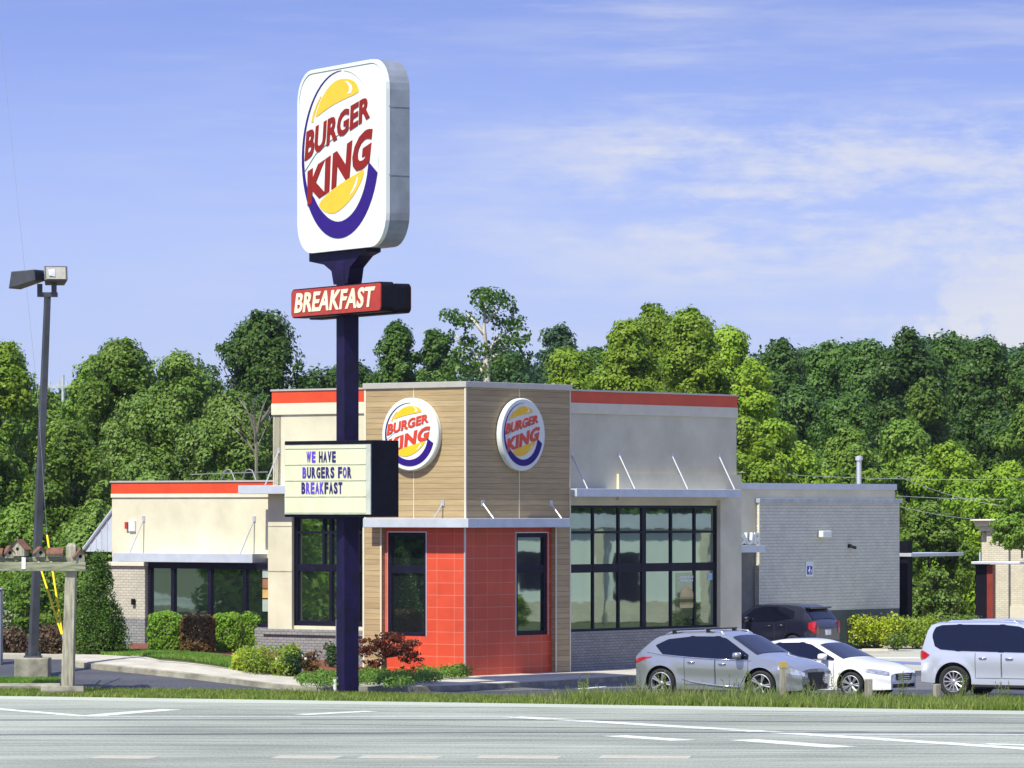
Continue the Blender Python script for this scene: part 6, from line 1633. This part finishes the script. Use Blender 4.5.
def add(a, b):
    n_ = nt.nodes.new('ShaderNodeMath'); n_.operation = 'ADD'; n_.use_clamp = True; nt.links.new(a, n_.inputs[0]); nt.links.new(b, n_.inputs[1]); return n_.outputs[0]
wisp = mr(noise(9, (1, 1, 9), (3.1, 0, 1.7)), .45, .74, 0, .38)
wisp2 = mr(noise(22, (1, 1, 12), (7.3, 2, .4), 8, .65), .48, .76, 0, .28)
right = mr(sx.outputs[0], -.12, .07, .22, 1)
band = mul(mr(sx.outputs[2], .040, .060, 0, 1), mr(sx.outputs[2], .078, .093, 1, 0))
streak = mul(mul(band, mr(sx.outputs[0], -.03, .05, 0, 1)), mr(noise(26, (1, 1, 3.2), (1.3, 5, 9.), 9, .66), .38, .66, 0, .85))
low = mul(mul(mr(sx.outputs[2], .066, .036, 0, 1), mr(sx.outputs[0], .060, .105, 0, 1)), mr(noise(40, (1, 1, 1.3), (4, 3, 2.2), 9, .62), .45, .55, .10, 1.))
cov = add(add(mul(wisp, right), mul(wisp2, right)), add(streak, low))
hz = mr(sx.outputs[2], .12, .025, 0, .85)
hm = nt.nodes.new('ShaderNodeMix'); hm.data_type = 'RGBA'; hm.inputs[7].default_value = (2.15, 2.5, 3.5, 1); nt.links.new(hz, hm.inputs[0]); nt.links.new(tint.outputs[0], hm.inputs[6])
cov2 = cov
mx = nt.nodes.new('ShaderNodeMix'); mx.data_type = 'RGBA'; mx.inputs[7].default_value = CLOUD
nt.links.new(cov2, mx.inputs[0]); nt.links.new(hm.outputs[2], mx.inputs[6]); nt.links.new(mx.outputs[2], bg.inputs[0]); nt.links.new(bg.outputs[0], out.inputs[0])
sc_ = bpy.context.scene; sc_.view_settings.view_transform = 'Standard'; sc_.view_settings.look = 'None'; sc_.view_settings.exposure = EXPO; sc_.view_settings.gamma = 1
sc_.cycles.max_bounces = 8; sc_.cycles.transparent_max_bounces = 8

# unseen things added right of the picture for the window wall to mirror
NB = empty('mirrored_building', (62, 144, 0), R(-76), 'unseen low cream building with dark windows, added for the window wall to mirror', 'building')
mb = MB(); mb.box(-14, 14, 0, 10, -.1, 3.9); mb.build('wall', M_white, NB); mb = MB(); mb.box(-14.2, 14.2, -.3, 10.2, 3.9, 4.5); mb.build('roof_band', M_canopy, NB)
for k in range(6):
    x = -13 + k * 4.4; mb = MB(); mb.box(x, x + 1.1, -.05, 0, .9 + .5 * (k % 2), 2.9); mb.build('window', M_frame, NB)
    mb = MB(); mb.box(x + 1.5, x + 1.9, -.25, 0, 0, 3.9); mb.build('pilaster', M_bricks2, NB)
mb = MB(); mb.box(-14, 14, -.12, -.055, 0, .85); mb.build('brick_base', M_bricks2, NB)
for i, (x, y, k, s_) in enumerate([(52, 147.5, 'olive', .16), (50, 139.5, 'yellow2', .18)]):
    o = copy_tree(TREE_KINDS[k][0]); o.location = (x, y, 0); o.scale = (s_, s_, s_); o.name = 'young_tree'; o.rotation_euler = (0, 0, i); tag(o, 'unseen young tree added right of the picture for the window wall to mirror', 'tree', 'young trees outside the picture')

# ------------------------------------------------------------------ remove the unplaced tree patterns
for k, (root, h, w) in TREE_KINDS.items():
    if True:
        for ch in list(root.children): bpy.data.objects.remove(ch)
        bpy.data.objects.remove(root)


HAZE = 1
if HAZE:
    m = bpy.data.materials.new('haze air'); m.use_nodes = True; nt = m.node_tree; nt.nodes.clear(); out = nt.nodes.new('ShaderNodeOutputMaterial'); v = nt.nodes.new('ShaderNodeVolumePrincipled')
    v.inputs['Color'].default_value = (.72, .80, .95, 1); v.inputs['Density'].default_value = .00008; v.inputs['Anisotropy'].default_value = .2; nt.links.new(v.outputs[0], out.inputs['Volume'])
    hb = MB().box(-5000, 5000, -3000, 6000, -2, 30).build('haze', m, None); hb['kind'] = 'stuff'
